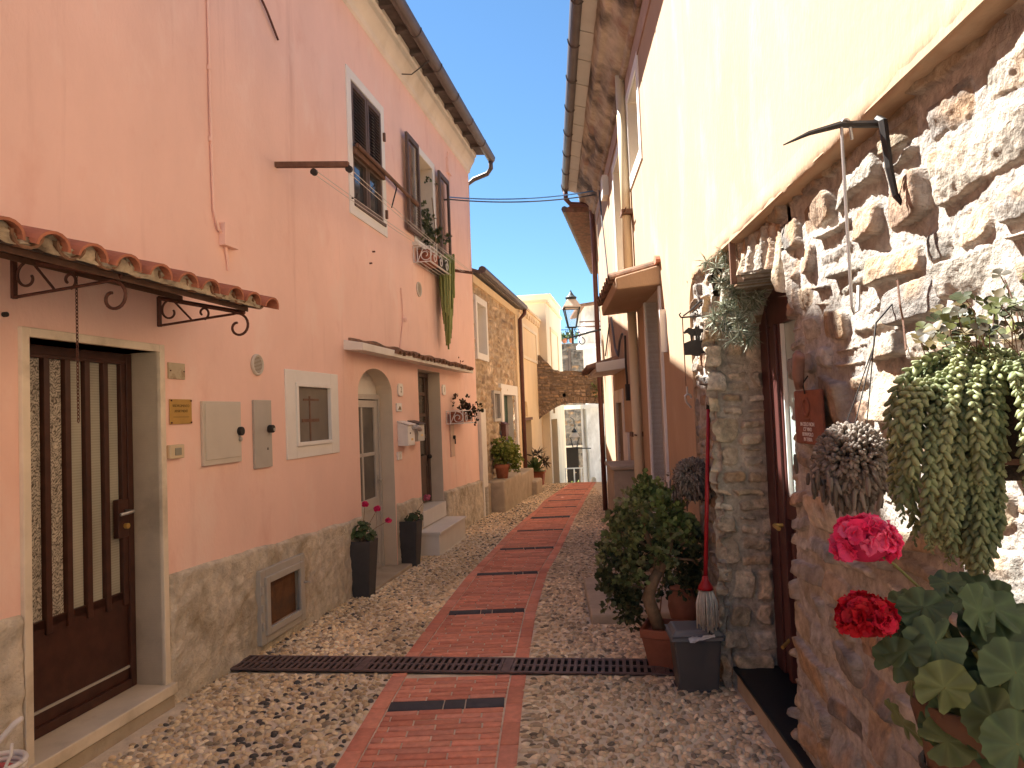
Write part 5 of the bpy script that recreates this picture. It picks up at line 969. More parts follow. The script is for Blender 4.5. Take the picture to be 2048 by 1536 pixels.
# silvery air plant hanging by the arch
t = T('air_plant', 'silvery spiky air plant hanging in a column beside the stone arch', 'hanging plant', FS.at(4.0, 2.0, .05)); k = 70
V_ = []; Rr = []; Ss = []; Cc_ = []
for i in range(k):
    f = i/(k-1); px0 = 1474+np.interp(f, [0, .3, .6, .85, 1], [-6, 0, 4, -8, 16])+rs.normal(0, np.interp(f, [0, .5, .9, 1], [15, 22, 22, 16])); py0 = 485+f*195+rs.normal(0, 6)
    c = atY(px0, py0, 3.93+rs.normal(0, .035)); m = 34
    d = rs.normal(size=(m, 3)); d /= np.linalg.norm(d, axis=1, keepdims=True); d[:, 2] -= .15
    V_.append(np.repeat(c[None], m, 0)+d*.004); Rr.append(axes(d)); Ss.append(np.stack([np.full(m, .0078), rs.uniform(.04, .085, m), np.full(m, .05)], 1)); Cc_.append(mixcol(m, [(.40, .41, .31), (.28, .30, .21), (.48, .48, .38), (.20, .22, .15)], .25))
P(t, 'leaves', inst(*BLADE, np.concatenate(V_), np.concatenate(Rr), np.concatenate(Ss), np.concatenate(Cc_)), m_leaf2)
P(t, 'stem', MB().tube([FS.at(4.0, 2.52, .02), atY(1474, 500, 3.95), atY(1478, 600, 3.95), atY(1490, 690, 3.93)], .006, 6), m_bark); P(t, 'hanging_stick', MB().box(FS, 3.70, 3.72, 2.28, 2.50, .05, .08), m_wood2)

# ---- burro's tail in its pot on the wall, with the trifoliate creeper above it
t = T('trailing_succulent', 'big trailing succulent with long braided green tails in the right foreground', 'hanging plant', atY(1960, 1000, 1.3))
vs_, rs_, ss_, cs_ = [], [], [], []
r_ = np.random.RandomState(12)
def strand(P0, P1, P2, rad_=.0125, step=.0052):
    n = 60; tt = np.linspace(0, 1, n)[:, None]; c = (1-tt)**2*P0+2*tt*(1-tt)*P1+tt**2*P2; L_ = np.concatenate([[0], np.cumsum(np.linalg.norm(np.diff(c, axis=0), axis=1))]); m = int(L_[-1]/step)
    l = np.linspace(0, L_[-1], m); pts = np.stack([np.interp(l, L_, c[:, i]) for i in range(3)], 1); pts += (r_.normal(0, .0035, 3)*np.sin(l*22+r_.rand()*6)[:, None]); tg = np.gradient(pts, axis=0); tg /= np.linalg.norm(tg, axis=1, keepdims=True)
    a = np.cross(tg, A(.3, .9, .2)); a /= np.linalg.norm(a, axis=1, keepdims=True); b = np.cross(tg, a); ph = np.arange(m)*2.39996+r_.rand()*6
    rd = a*np.cos(ph)[:, None]+b*np.sin(ph)[:, None]; tap = np.clip((L_[-1]-l)/.03, .45, 1)[:, None]
    d = rd*.75+tg*1.0; vs_.append(pts+rd*rad_*.52*tap); rs_.append(axes(d)); ss_.append(np.stack([np.full(m, .0048), np.full(m, .0128), np.full(m, .0048)], 1)*tap*r_.uniform(.85, 1.12, (m, 1)))
    hue = r_.rand(); base = np.array((.17, .21, .10))*(1-hue)+np.array((.33, .35, .17))*hue; cs_.append(np.clip(base*r_.uniform(.75, 1.25, (m, 1)), 0, 1))
for i in range(88):
    ex = r_.uniform(1775, 1998) if i < 62 else r_.uniform(1990, 2110); depth = r_.uniform(1.16, 1.42)
    ey = (np.interp(ex, [1775, 1800, 1850, 1905, 1962, 1990, 2005, 2120], [900, 1040, 1105, 1110, 1172, 1120, 960, 1000])+r_.normal(0, 14)-r_.choice([0, r_.uniform(0, 60), r_.uniform(60, 250)], p=[.38, .27, .35]))
    sx, sy = 1985+.55*(ex-1960)+r_.normal(0, 14), 735+r_.normal(0, 16)+.12*abs(1985-ex)*.3
    P0, P2 = atY(sx, sy, 1.36+r_.normal(0, .04)), atY(ex, ey, depth); P1 = atY(ex+.02*(sx-ex)-6, sy-10+.10*abs(sx-ex), depth-.02)
    strand(P0, P1, P2)
dt = inst(*ball(6, 5), np.concatenate(vs_), np.concatenate(rs_), np.concatenate(ss_), np.concatenate(cs_)); P(t, 'tails', dt, m_leaf, sm=True)
cp_ = atY(1995, 830, 1.36)
P(t, 'pot', MB().lathe(cp_, [(.05, -.12), (.085, -.07), (.095, .0), (.09, .045), (.08, .05)], 24), m_soil, sm=True)
P(t, 'pot_hanger', MB().tube([cp_+A(.05, 0, .05), cp_+A(.16, .0, .14), cp_+A(.27, .02, .16)], .006, 6), m_black)
# shelf like ledge under the pot is not seen; a scrolled iron ring carries it
mb = MB().tube([cp_+A(.118*math.cos(a), .118*math.sin(a), -.08) for a in np.linspace(0, 2*math.pi, 25)], .006, 6).spiral(cp_+A(.03, -.14, -.12), A(.7, -.6, 0), A(0, 0, 1), .06, .015, 1.2, 7, .006); mb.tube([cp_+A(.118, 0, -.08), cp_+A(.3, .03, -.08)], .008, 6); P(t, 'iron_ring', mb, m_wood2)
t = T('creeping_shamrock', 'bronze and green three leaved creeper growing above the trailing succulent', 'plant', atY(1960, 690, 1.4)); mb = MB(); pos = []; dr = []; nrm_ = []
for i in range(95):
    px0 = r_.uniform(1835, 2075); py0 = np.interp(px0, [1835, 1900, 2000, 2080], [668, 655, 628, 600])+r_.normal(0, 30)+(20 if i % 3 else -8); c = atY(px0, py0, 1.38+r_.normal(0, .05)); up_ = unit(A(-.35, -.55, .8)+r_.normal(0, .35, 3)); a = unit(np.cross(up_, A(1, .2, .1))); b = np.cross(up_, a); p0 = r_.rand()*6
    for j in range(3): pos.append(c); dr.append(a*math.cos(p0+j*2.09)+b*math.sin(p0+j*2.09)+up_*.2); nrm_.append(up_)
    if i % 2 == 0: mb.tube([c, c+A(r_.normal(.01, .01), .0, -.03), atY(min(px0+r_.uniform(10, 60), 2060), 720, 1.40)], .0011, 4)
pos, dr, nrm_ = map(np.array, (pos, dr, nrm_)); m = len(pos); x = np.cross(dr, nrm_); x /= np.linalg.norm(x, axis=1, keepdims=True); d = dr/np.linalg.norm(dr, axis=1, keepdims=True); z = np.cross(x, d)
P(t, 'leaves', inst(*LEAF, pos, np.stack([x, d, z], 2), np.stack([np.full(m, .021)]*3, 1)*r_.uniform(.75, 1.15, (m, 1))*A(1, 1, 1), np.repeat(mixcol(m//3, [(.085, .095, .028), (.12, .09, .035), (.06, .05, .03), (.14, .15, .045), (.05, .06, .025)], .2), 3, 0)), m_leaf)
mb.tube([atY(1795, 560, 1.52), atY(1800, 610, 1.5), atY(1806, 640, 1.5), atY(1812, 700, 1.47)], .0022, 5).tube([atY(2010, 560, 1.42), atY(2030, 610, 1.40), atY(2040, 660, 1.38)], .0016, 5); P(t, 'stems', mb, m_wood2)

# ---- geranium in the foreground
def roundleaf():
    k, V = 36, [(0, 0, 0)]
    for ri, r in enumerate((.35, .7, 1.0)):
        for j in range(k):
            a = 2*math.pi*j/k-math.pi/2; g = min(abs(a+math.pi/2), abs(a-3*math.pi/2)); notch = 1-.85*max(0, 1-g/.38)*r
            q = r*notch*(1+(.045*math.cos(7*a+1.5)+.03*math.cos(17*a))*(r > .8)); V.append((q*math.cos(a), q*math.sin(a)+.0, -.05*r*r+.11*math.cos(7*a+1.5)*r*r+.045*math.cos(14*a)*r*(r > .5)+.05*math.sin(2*a)*r*r))
    f4 = [(1+(ri+1)*k+j, 1+(ri+1)*k+(j+1) % k, 1+ri*k+(j+1) % k, 1+ri*k+j) for ri in range(2) for j in range(k)]; f3 = [(0, 1+j, 1+(j+1) % k) for j in range(k)]
    return np.array(V), [np.array(f4), np.array(f3)]
RL = roundleaf()
def geranium_leaves(par, items, mat_, cols, rr):
    pos, Rm, sc_ = [], [], []
    for c, n, s_ in items:
        n = unit(n); up_ = unit(A(0, 0, 1)-n*n[2]+rr.normal(0, .5, 3)); x = unit(np.cross(up_, n)); y_ = np.cross(n, x); pos.append(c); Rm.append(np.stack([x, y_, n], 1)); sc_.append((s_, s_, s_))
    col = mixcol(len(pos), cols, .2); d = inst(*RL, np.array(pos), np.array(Rm), np.array(sc_), col)
    ringf = np.tile(np.concatenate([[1.25]]+[np.where(np.arange(36) % 5 == 2, v_*1.3, v_) for v_ in (.98, .90, 1.06)]), len(pos)); d.c = np.clip(d.c*ringf[:, None], 0, 1); P(par, 'leaves', d, mat_, sm=True)
def flowerhead(par, c, r, n, cols, rr, pet=.016):
    d = rr.normal(size=(n, 3)); d /= np.linalg.norm(d, axis=1, keepdims=True); d[:, 2] = np.where(d[:, 2] < -.55, -d[:, 2], d[:, 2]); pos, Rm, sc_, col = [], [], [], []
    for i in range(n):
        fc = c+d[i]*r*A(1, 1, .82)*rr.uniform(.72, .92); a = unit(np.cross(d[i], A(.2, .3, .9))); b = np.cross(d[i], a); p0 = rr.rand()*6; cc = np.array(cols[rr.randint(len(cols))])*rr.uniform(.75, 1.15)
        for j in range(7):
            ph = p0+j*.9; e = a*math.cos(ph)+b*math.sin(ph)+d[i]*rr.uniform(.25, 1.1); e = unit(e); x = unit(np.cross(e, d[i]+rr.normal(0, .3, 3))); pos.append(fc-d[i]*.004); Rm.append(np.stack([x, e, np.cross(x, e)], 1)); s_ = pet*rr.uniform(.75, 1.1); sc_.append((s_*1.25, s_, s_*1.5)); col.append(cc*(1 if j % 3 else 1.15))
    bv, bf = ball(10, 6); k_ = 3
    P(par, 'flower_core', NP(bv*r*A(.72, .72, .6)+c, bf, np.repeat(A(*cols[-1])[None]*.7, len(bv), 0)), m_petal, sm=True)
    P(par, 'flower_head', inst(*PETAL, np.array(pos), np.array(Rm), np.array(sc_), np.clip(np.array(col), 0, 1)), m_petal, sm=True)
rg = np.random.RandomState(4)
gp_ = atY(1985, 1545, 1.06)
t = T('foreground_pot', 'dark brown clay pot of the geranium at the lower right corner', 'flower pot', gp_-A(0, 0, .12)); P(t, 'bowl', MB().lathe(gp_, [(.055, -.14), (.075, -.05), (.092, .05), (.10, .085), (.10, .105), (.09, .105), (.085, .085)], 28), mat('dark_clay', (.11, .06, .035), .75, .25, 9, .3, 60), sm=True); P(t, 'wall_ring', MB().tube([gp_+A(.09*math.cos(a), .09*math.sin(a), .0) for a in np.linspace(0, 6.2832, 21)], .005, 6).tube([gp_+A(.09, 0, 0), gp_+A(.45, .05, 0)], .007, 6), m_black); P(t, 'soil', MB().lathe(gp_, [(.086, .08), (.0, .085)], 20), m_soil)
t = T('foreground_geranium', 'leafy geranium with one pink and one deep red flower head in the right foreground', 'geranium', gp_+A(0, 0, .08))
LV = [(1895, 1165, 1.10, .042, (-.2, -.5, .8)), (1850, 1210, 1.02, .052, (-.3, -.5, .8)), (1800, 1205, 1.05, .036, (-.5, -.4, .7)), (1925, 1200, 1.08, .05, (.0, -.5, .8)), (1985, 1215, 1.02, .056, (.1, -.6, .75)), (1955, 1170, 1.12, .05, (0, -.4, .9)), (1870, 1285, .98, .060, (-.35, -.7, .6)), (1793, 1318, .99, .042, (-.6, -.75, .2)), (1815, 1258, 1.03, .04, (-.3, -.5, .7)), (1888, 1375, .95, .062, (-.15, -.95, -.15)), (2015, 1285, 1.0, .068, (.1, -.7, .65)), (1965, 1260, 1.06, .05, (0, -.5, .8)), (2030, 1345, .95, .066, (-.1, -.85, .45)), (1975, 1330, 1.04, .055, (0, -.6, .7)), (1985, 1435, .98, .060, (0, -.9, .3)), (2035, 1490, .93, .06, (-.2, -.9, .2)), (1930, 1330, 1.06, .045, (.1, -.6, .7)), (2045, 1420, 1.0, .06, (0, -.8, .5)), (2020, 1220, 1.08, .05, (.1, -.5, .8)), (1935, 1425, 1.04, .045, (0, -.9, .2)), (1995, 1390, 1.06, .05, (.1, -.8, .5))]
LX = [(atY(rg.uniform(1780, 2060), rg.uniform(1180, 1500), rg.uniform(.98, 1.14)), unit(A(-.1, -.6, .6)+rg.normal(0, .45, 3)), rg.uniform(.022, .040)) for i in range(44)]
LX = [q for q in LX if q[0][0] > .56 or q[0][2] > 1.25]
geranium_leaves(t, [(atY(x, y_, d), A(*n), s_*rg.uniform(.58, .78)) for x, y_, d, s_, n in LV]+LX, m_leaf, [(.06, .10, .042), (.08, .125, .055), (.048, .08, .035), (.10, .13, .05)], rg)
mb = MB(); root = gp_+A(0, 0, .08)
for x, y_, d, s_, n in LV: e = atY(x, y_, d); mb.tube([root+A(rg.normal(0, .012), rg.normal(0, .012), 0), (root+e)/2+A(0, 0, .02), e], [.0042, .003, .0022], 6)
f1, f2 = atY(1729, 1086, 1.06), atY(1732, 1238, 1.02); mb.tube([f1+A(.01, 0, -.01), atY(1790, 1130, 1.06), atY(1860, 1195, 1.06), root], [.002, .0022, .0025, .004], 6).tube([f2, atY(1800, 1240, 1.04), atY(1870, 1245, 1.05), root], [.002, .0024, .003, .004], 6).tube([atY(1950, 1300, 1.05), atY(1990, 1370, 1.05), root], [.005, .006, .007], 6); P(t, 'stems', mb, mat('geranium_stem', (.16, .17, .06), .6, .2, 20))
flowerhead(t, f1, .047, 95, [(.88, .07, .22), (.90, .16, .32), (.82, .035, .15)], rg, .0155); flowerhead(t, f2, .041, 90, [(.52, .006, .022), (.60, .012, .05), (.42, .004, .015)], rg, .014)

# ---- potted tree, mop and bucket by the stone pier
pt = A(.93, 4.68, 0); pt[2] = gz(4.68)
t = T('square_terracotta_pot', 'square reddish terracotta pot half hidden behind the grey bin', 'flower pot', pt); a45 = .42
P(t, 'body', MB().lathe(pt, [(.135, 0), (.185, .20), (.195, .20), (.20, .255), (.175, .255), (.165, .22)], 4, rot=a45), m_terra2, .006); P(t, 'soil', MB().lathe(pt, [(.17, .215), (.0, .22)], 4, rot=a45), m_soil)
t = T('terracotta_urn', 'round terracotta urn standing behind the tree trunk', 'flower pot', A(1.10, 4.86, gz(4.86)))
P(t, 'stand', MB().lathe((1.12, 4.92, gz(4.92)), [(.09, 0), (.10, .17), (.09, .18)], 14), m_terra2); P(t, 'body', MB().lathe((1.10, 4.90, gz(4.86)+.18), [(.05, 0), (.085, .06), (.10, .13), (.095, .19), (.075, .235), (.085, .26), (.07, .26)], 22), m_terra, sm=True)
t = T('jade_tree', 'bushy jade tree with thick forked trunk in the square terracotta pot', 'potted tree', pt+A(0, 0, .22)); B_ = lambda x, y_, d=4.66: atY(x, y_, d)
mb = MB().tube([pt+A(-.03, 0, .20), B_(1296, 1195), B_(1306, 1165), B_(1318, 1140)], [.045, .042, .036, .034], 10).tube([B_(1318, 1145), B_(1308, 1110), B_(1290, 1060), B_(1280, 1010)], [.03, .024, .016, .008], 8).tube([B_(1318, 1145), B_(1336, 1110), B_(1345, 1060, 4.6), B_(1350, 990)], [.03, .024, .016, .008], 8)
for p in ([(1300, 1095), (1265, 1075), (1235, 1060)], [(1300, 1180), (1260, 1168), (1222, 1165)], [(1335, 1110), (1375, 1080), (1400, 1050)], [(1345, 1060), (1320, 1030), (1310, 975)], [(1290, 1060), (1255, 1020), (1245, 985)], [(1336, 1115), (1385, 1120), (1405, 1140)], [(1310, 1120), (1280, 1130), (1245, 1120)]): mb.tube([B_(x, y_, 4.66+rs.normal(0, .05)) for x, y_ in p], [.012, .008, .005], 6)
P(t, 'trunk', mb, m_bark, sm=True)
def clumps(items, per, L_, cols, d0=4.66, fl=(.62, .9, .35), ball_=None, pr_=None):
    pos, dr, cc, sz = [], [], [], []
    for it in items:
        x, y_, r = it[:3]; dd = it[3] if len(it) > 3 else d0; ci = it[4] if len(it) > 4 else None
        c = atY(x, y_, dd); R__ = 1.12*r/FPX*dd; n = int(per*(r/50.)**2); d = rs.normal(size=(n, 3)); d /= np.linalg.norm(d, axis=1, keepdims=True)
        # twigs: leaves gather in small tufts spread through the clump
        nt_ = max(3, n//9); tw = rs.normal(size=(nt_, 3)); tw /= np.linalg.norm(tw, axis=1, keepdims=True); tw *= (rs.rand(nt_, 1)**.5)*R__; k = rs.randint(0, nt_, n)
        pos.append(c+tw[k]+d*R__*.13); dr.append(d*.8+tw[k]/R__*.9+A(0, 0, .35)); sz.append(L_*rs.uniform(.65, 1.2, n)); tc = mixcol(nt_, cols if ci is None else ci, .35); cc.append(tc[k]*rs.uniform(.8, 1.2, (n, 1)))
    pos, dr, sz, cc = map(np.concatenate, (pos, dr, sz, cc)); sc_ = sz[:, None]*np.array(fl)
    return inst(*(ball_ or LEAF), pos, axes(dr), sc_, np.clip(cc, 0, 1))
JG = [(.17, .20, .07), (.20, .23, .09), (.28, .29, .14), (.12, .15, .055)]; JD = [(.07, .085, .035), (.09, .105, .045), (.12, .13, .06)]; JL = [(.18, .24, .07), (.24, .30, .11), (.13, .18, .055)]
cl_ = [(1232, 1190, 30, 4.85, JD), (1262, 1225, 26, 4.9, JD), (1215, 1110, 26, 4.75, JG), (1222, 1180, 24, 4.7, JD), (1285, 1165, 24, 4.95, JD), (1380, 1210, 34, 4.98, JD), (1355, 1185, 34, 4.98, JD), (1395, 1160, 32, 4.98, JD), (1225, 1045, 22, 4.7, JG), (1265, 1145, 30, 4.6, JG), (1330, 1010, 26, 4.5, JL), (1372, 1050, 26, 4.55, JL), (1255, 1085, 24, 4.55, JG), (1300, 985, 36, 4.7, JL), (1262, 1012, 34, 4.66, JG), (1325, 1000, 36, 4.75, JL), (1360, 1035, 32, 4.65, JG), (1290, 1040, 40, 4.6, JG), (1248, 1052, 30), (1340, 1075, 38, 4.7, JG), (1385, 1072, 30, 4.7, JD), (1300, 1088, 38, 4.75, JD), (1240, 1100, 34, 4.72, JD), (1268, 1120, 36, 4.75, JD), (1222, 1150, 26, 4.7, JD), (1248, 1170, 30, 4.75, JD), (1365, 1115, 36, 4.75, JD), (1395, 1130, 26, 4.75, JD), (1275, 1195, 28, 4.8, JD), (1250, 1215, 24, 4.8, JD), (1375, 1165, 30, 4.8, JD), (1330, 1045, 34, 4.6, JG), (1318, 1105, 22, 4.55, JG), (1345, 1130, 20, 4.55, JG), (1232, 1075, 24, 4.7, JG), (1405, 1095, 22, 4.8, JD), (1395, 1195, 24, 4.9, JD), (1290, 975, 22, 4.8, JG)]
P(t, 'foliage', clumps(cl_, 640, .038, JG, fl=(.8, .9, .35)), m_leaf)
P(t, 'white_blossom', clumps([(1305, 990, 10), (1345, 1000, 8), (1330, 985, 10)], 300, .010, [(.6, .58, .5)]), m_leaf)
t = T('wall_shrub', 'thin grey twiggy shrub growing between the potted tree and the yellow wall', 'plant', FR.at(5.9, -.05, .3)); 
P(t, 'foliage', clumps([(1330, 960, 22, 5.4), (1350, 945, 16, 5.4), (1215, 1075, 22, 6.2), (1230, 1040, 18, 6.2), (1200, 1095, 16, 6.2), (1225, 1110, 18, 6.1)], 120, .026, [(.22, .22, .15), (.15, .16, .09), (.30, .28, .22)]), m_leaf)
mb = MB()
for x, y_ in ((1330, 960), (1350, 945)): mb.tube([FR.at(5.5, -.04, .25), atY(1340, 1000, 5.4), atY(x, y_, 5.4)], [.006, .005, .003], 5)
for x, y_ in ((1215, 1075), (1230, 1040), (1200, 1095)): mb.tube([FR.at(6.2, -.05, .45), atY(x+8, y_+25, 6.2), atY(x, y_, 6.2)], [.006, .005, .003], 5)
P(t, 'twigs', mb, m_bark)
# mop
t = T('mop', 'red handled mop with white cotton strings leaning on the stone pier', 'mop', atY(1412, 1250, 4.12)); m0, m1 = atY(1411, 1168, 4.10), FS.at(4.47, 0, .12); m1 = atY(1417.5, 776, 4.42)
P(t, 'handle', MB().tube([m0, m1], .012, 10), m_red, sm=True); e = unit(m1-m0); P(t, 'grip', MB().tube([m1-e*.14, m1+e*.01], .0135, 10), m_black, sm=True); P(t, 'socket', MB().lathe(m0-A(0, 0, .03), [(.045, 0), (.04, .02), (.02, .05), (.016, .075)], 14), m_red, sm=True)
V_, Rr, Ss = [], [], []
mb = MB()
for i in range(95):
    a = rs.rand()*6.283; r0 = rs.uniform(.01, .04); p0 = m0+A(math.cos(a)*r0, math.sin(a)*r0, -.03); r1 = r0+rs.uniform(.005, .03); Lm = rs.uniform(.17, .235)
    mb.tube([p0, m0+A(math.cos(a)*r1, math.sin(a)*r1, -.10), m0+A(math.cos(a)*r1*1.05, math.sin(a)*r1*1.05, -.03-Lm)], [.0035, .0045, .004], 5)
P(t, 'strings', mb, mat('mop_strings', (.50, .46, .40), .95, .25, 25), sm=True)
# grey bin
bc = G(1401, 1387); bc[2] = float(gz(bc[1])); ex = unit(A(1, -.06, 0)); ey = A(.06, 1, 0)
def frus(m, z0, z1, w0, w1, d0, d1, yo=.11):
    q = lambda sx, sy, w_, d_, z: bc+ex*sx*w_/2+ey*(yo+sy*d_/2)+A(0, 0, z)
    v = [q(sx, sy, w0, d0, z0) for sx, sy in ((-1, -1), (1, -1), (1, 1), (-1, 1))]+[q(sx, sy, w1, d1, z1) for sx, sy in ((-1, -1), (1, -1), (1, 1), (-1, 1))]
    m.add(v, [(0, 1, 2, 3), (4, 5, 6, 7), (0, 1, 5, 4), (1, 2, 6, 5), (2, 3, 7, 6), (3, 0, 4, 7)])
t = T('grey_bin', 'small dark grey plastic bin with a lighter lid standing by the mop', 'bin', bc); mb = MB(); frus(mb, 0, .305, .225, .275, .18, .22); P(t, 'body', mb, m_plast, .012)
mb = MB(); frus(mb, .298, .318, .295, .295, .24, .24); P(t, 'rim', mb, m_plastl, .006); mb = MB(); frus(mb, .325, .355, .285, .25, .235, .20); P(t, 'lid', mb, m_plastl, .012)
P(t, 'wire_handle', MB().tube([bc+A(.10, -.01, .32), bc+A(.06, -.02, .345), bc+A(.12, .03, .42), bc+A(.15, .08, .45), bc+A(.14, .12, .40)], .0035, 5), m_black)
U, V = np.meshgrid(np.linspace(0, 1, 26), np.linspace(0, 1, 10), indexing='ij'); pf = bc+A(-.06, -.012, .325)+U[..., None]*A(.15, -.012, .012)+V[..., None]*A(.01, -.01, -.035)*(1-.6*U[..., None])+A(0, -.012, .012)*fbm(U*6, V*5, 3)[..., None]; P(t, 'plastic_bag', gridmesh(pf, np.ones(U.shape+(3,))), m_film, sm=True)

# ---- pots and plants on the left side
def square_planter(px_, py_, w0, w1, h, label):
    s0_, z0_ = FL.px(px_, py_-6, .11); c = FL.at(s0_, 0, .11); c[2] = float(gz(c[1])); h += z0_-c[2]; q = lambda s_, n, z: c+FL.u*s_+FL.n*(n)+A(0, 0, z); t = T('grey_planter', label, 'planter', c, 'tall grey planters'); n0 = .0
    def ringp(w_, z): return [q(-w_/2, -w_/2+n0, z), q(w_/2, -w_/2+n0, z), q(w_/2, w_/2+n0, z), q(-w_/2, w_/2+n0, z)]
    v = ringp(w0, 0)+ringp(w1, h)+ringp(w1-.03, h)+ringp(w1-.04, h-.05); f = [(0, 1, 2, 3)]+[(i+k*4, (i+1) % 4+k*4, (i+1) % 4+4+k*4, i+4+k*4) for k in range(3) for i in range(4)]; P(t, 'body', MB().add(v, f), m_planter, .006)
    P(t, 'soil', MB().add(ringp(w1-.035, h-.045), [(0, 1, 2, 3)]), m_soil); return q(0, n0, h)
def small_geranium(c, name, label, fl, lv, seed, h=.17, dark=1.0):
    rr = np.random.RandomState(seed); t = T(name, label, 'geranium', c); items = []
    for i in range(lv): d = rr.normal(size=3); d[2] = abs(d[2]); d = unit(d); items.append((c+d*A(.13, .13, h)*rr.uniform(.5, 1)+A(0, 0, .01), d+A(.1, -.3, .4), rr.uniform(.026, .045)))
    geranium_leaves(t, items, m_leaf, [tuple(np.array(x)*dark) for x in ((.06, .10, .035), (.085, .13, .05), (.04, .07, .028))], rr); mb = MB()
    for p, n, s_ in items[::2]: mb.tube([c-A(0, 0, .03), p], .003, 5)
    for f, cols, r in fl: mb.tube([c, (c+f)/2+A(0, 0, .02), f], .0025, 5); flowerhead(t, f, r, 26, cols, rr, .016)
    P(t, 'stems', mb, m_bark)
MAG = [(.75, .02, .16), (.80, .05, .22)]; PNK = [(.78, .16, .28), (.82, .28, .38)]
c = square_planter(728, 1172, .165, .235, .42, 'nearer tall dark grey square planter in front of the arched door'); yd = c[1]
small_geranium(c, 'planter_geranium', 'geranium with magenta flowers in the nearer grey planter', [(atY(730, 1009, yd), MAG, .034), (atY(755, 1018, yd), MAG, .034), (atY(777, 1041, yd), MAG, .03)], 38, 5)
c = square_planter(822, 1118, .17, .24, .42, 'farther tall dark grey planter beside the marble steps'); yd = c[1]
small_geranium(c+A(.03, .02, 0), 'planter_geranium', 'sparse geranium with one pale pink flower in the farther grey planter', [(atY(854, 996, yd), PNK, .05)], 16, 9, .11, .8)
# dark leafy plant in the wall rack, with reddish brown leaves
def bush(name, label, cat, items, per, L_, cols, d0, loc, mat_=None, stem=None):
    t = T(name, label, cat, loc); P(t, 'foliage', clumps(items, per, L_, cols, d0), mat_ or m_leaf)
    if stem: P(t, 'stems', MB().tube([loc]+stem, .008, 6), m_bark)
    return t
yr = FL.at(11.2, 1.7, .13)[1]; DKR = [(.075, .045, .03), (.05, .04, .02), (.10, .055, .035), (.045, .05, .022)]
bush('rack_plant', 'dark reddish brown leafy plant spilling from the rack beside the wooden door', 'potted plant', [(905, 808, 12, yr), (920, 805, 14, yr), (935, 810, 14, yr), (948, 818, 13, yr), (955, 830, 11, yr), (940, 830, 13, yr), (925, 822, 10, yr), (945, 846, 8, yr)], 900, .055, DKR, yr, FL.at(11.2, 1.71, .13), None, [FL.at(11.2, 1.85, .15)])
yr2 = FL.at(10.2, 4, .15)[1]; GW = [(.075, .10, .04), (.12, .15, .065), (.05, .07, .03), (.16, .17, .09)]
bush('window_bush', 'leafy green plant growing up in front of the open upper window', 'potted plant', [(852, 425, 11, yr2), (850, 445, 13, yr2), (855, 462, 12, yr2), (862, 478, 12, yr2), (876, 470, 10, yr2), (885, 480, 10, yr2), (896, 475, 6, yr2), (848, 408, 8, yr2), (858, 440, 14, yr2-.1), (868, 468, 13, yr2-.1), (850, 470, 12, yr2-.1), (850, 358, 5, yr2+.1), (868, 365, 5, yr2+.1)], 1500, .05, GW, yr2, FL.at(10.1, 3.86, .12), None, [FL.at(10.05, 4.2, .14), FL.at(10.0, 4.7, .12)])
t = T('trailing_cactus', 'long curtain of pale green trailing cactus stems hanging from the window rack', 'hanging plant', FL.at(10.55, 2.6, .2)); vs_, rs_, ss_, cs_ = [], [], [], []
mb = MB(); r2 = np.random.RandomState(3); colr = []
for i in range(130):
    x0 = r2.uniform(877, 908); y0 = r2.uniform(508, 530); x1 = np.interp(x0, [877, 908], [880, 911])+r2.normal(0, 1.5); yl = np.interp(x1, [876, 884, 896, 904, 912], [590, 640, 704, 690, 600])-abs(r2.normal(0, 45)); dpt = FL.at(10.55, 3, .2)[1]+r2.normal(0, .08)
    if yl < 560: yl = 560+r2.uniform(0, 40)
    pts = [atY(np.interp(q, [0, 1], [x0, x1+(894-x1)*.25])+r2.normal(0, .4), y0+(yl-y0)*q, dpt) for q in np.linspace(0, 1, 7)]; n0 = len(mb.v); mb.tube([FL.at(10.4, 3.87, .14)]+pts if i < 40 else pts, [.012]*6+[.013, .009][:(2 if i < 40 else 1)], 5); g_ = r2.rand(); colr += [np.array((.20, .25, .07))*(1-g_)+np.array((.46, .50, .20))*g_]*(len(mb.v)-n0)
f4 = np.array([f for f in mb.f if len(f) == 4]); f5 = np.array([f for f in mb.f if len(f) == 5]); P(t, 'stems', NP(np.array(mb.v), [f4, f5], np.array(colr)), m_leaf2, sm=True)
# round bush and agave by the stone house
pb = atY(1006, 955, FL.at(15.9, 0, .35)[1]); zb0 = .20
s0_, z0_ = FL.px(1005, 955, .15); pb = FL.at(s0_, .40, .15)
t = T('bush_pot', 'wide terracotta pot of the round green bush on the stone landing', 'flower pot', pb); P(t, 'bowl', MB().lathe(pb, [(.105, 0), (.135, .19), (.15, .20), (.155, .27), (.14, .27)], 22), m_terra, sm=True); P(t, 'soil', MB().lathe(pb, [(.14, .25), (0, .26)], 20), m_soil)
yb = pb[1]; YG = [(.22, .27, .055), (.30, .33, .075), (.15, .20, .04), (.38, .40, .12)]
bush('round_bush', 'round clipped yellow green bush in front of the green door', 'potted plant', [(1002, 893, 17, yb), (1018, 897, 17, yb), (992, 905, 15, yb), (1010, 908, 20, yb-.1), (1028, 910, 14, yb), (1002, 920, 14, yb), (1020, 920, 14, yb), (1036, 925, 9, yb), (1032, 938, 9, yb)], 3600, .06, YG, yb, pb+A(0, 0, .26), None, [pb+A(0, 0, .5)])
s0_, z0_ = FL.px(1076, 970, .2); pa = FL.at(s0_, z0_, .2)
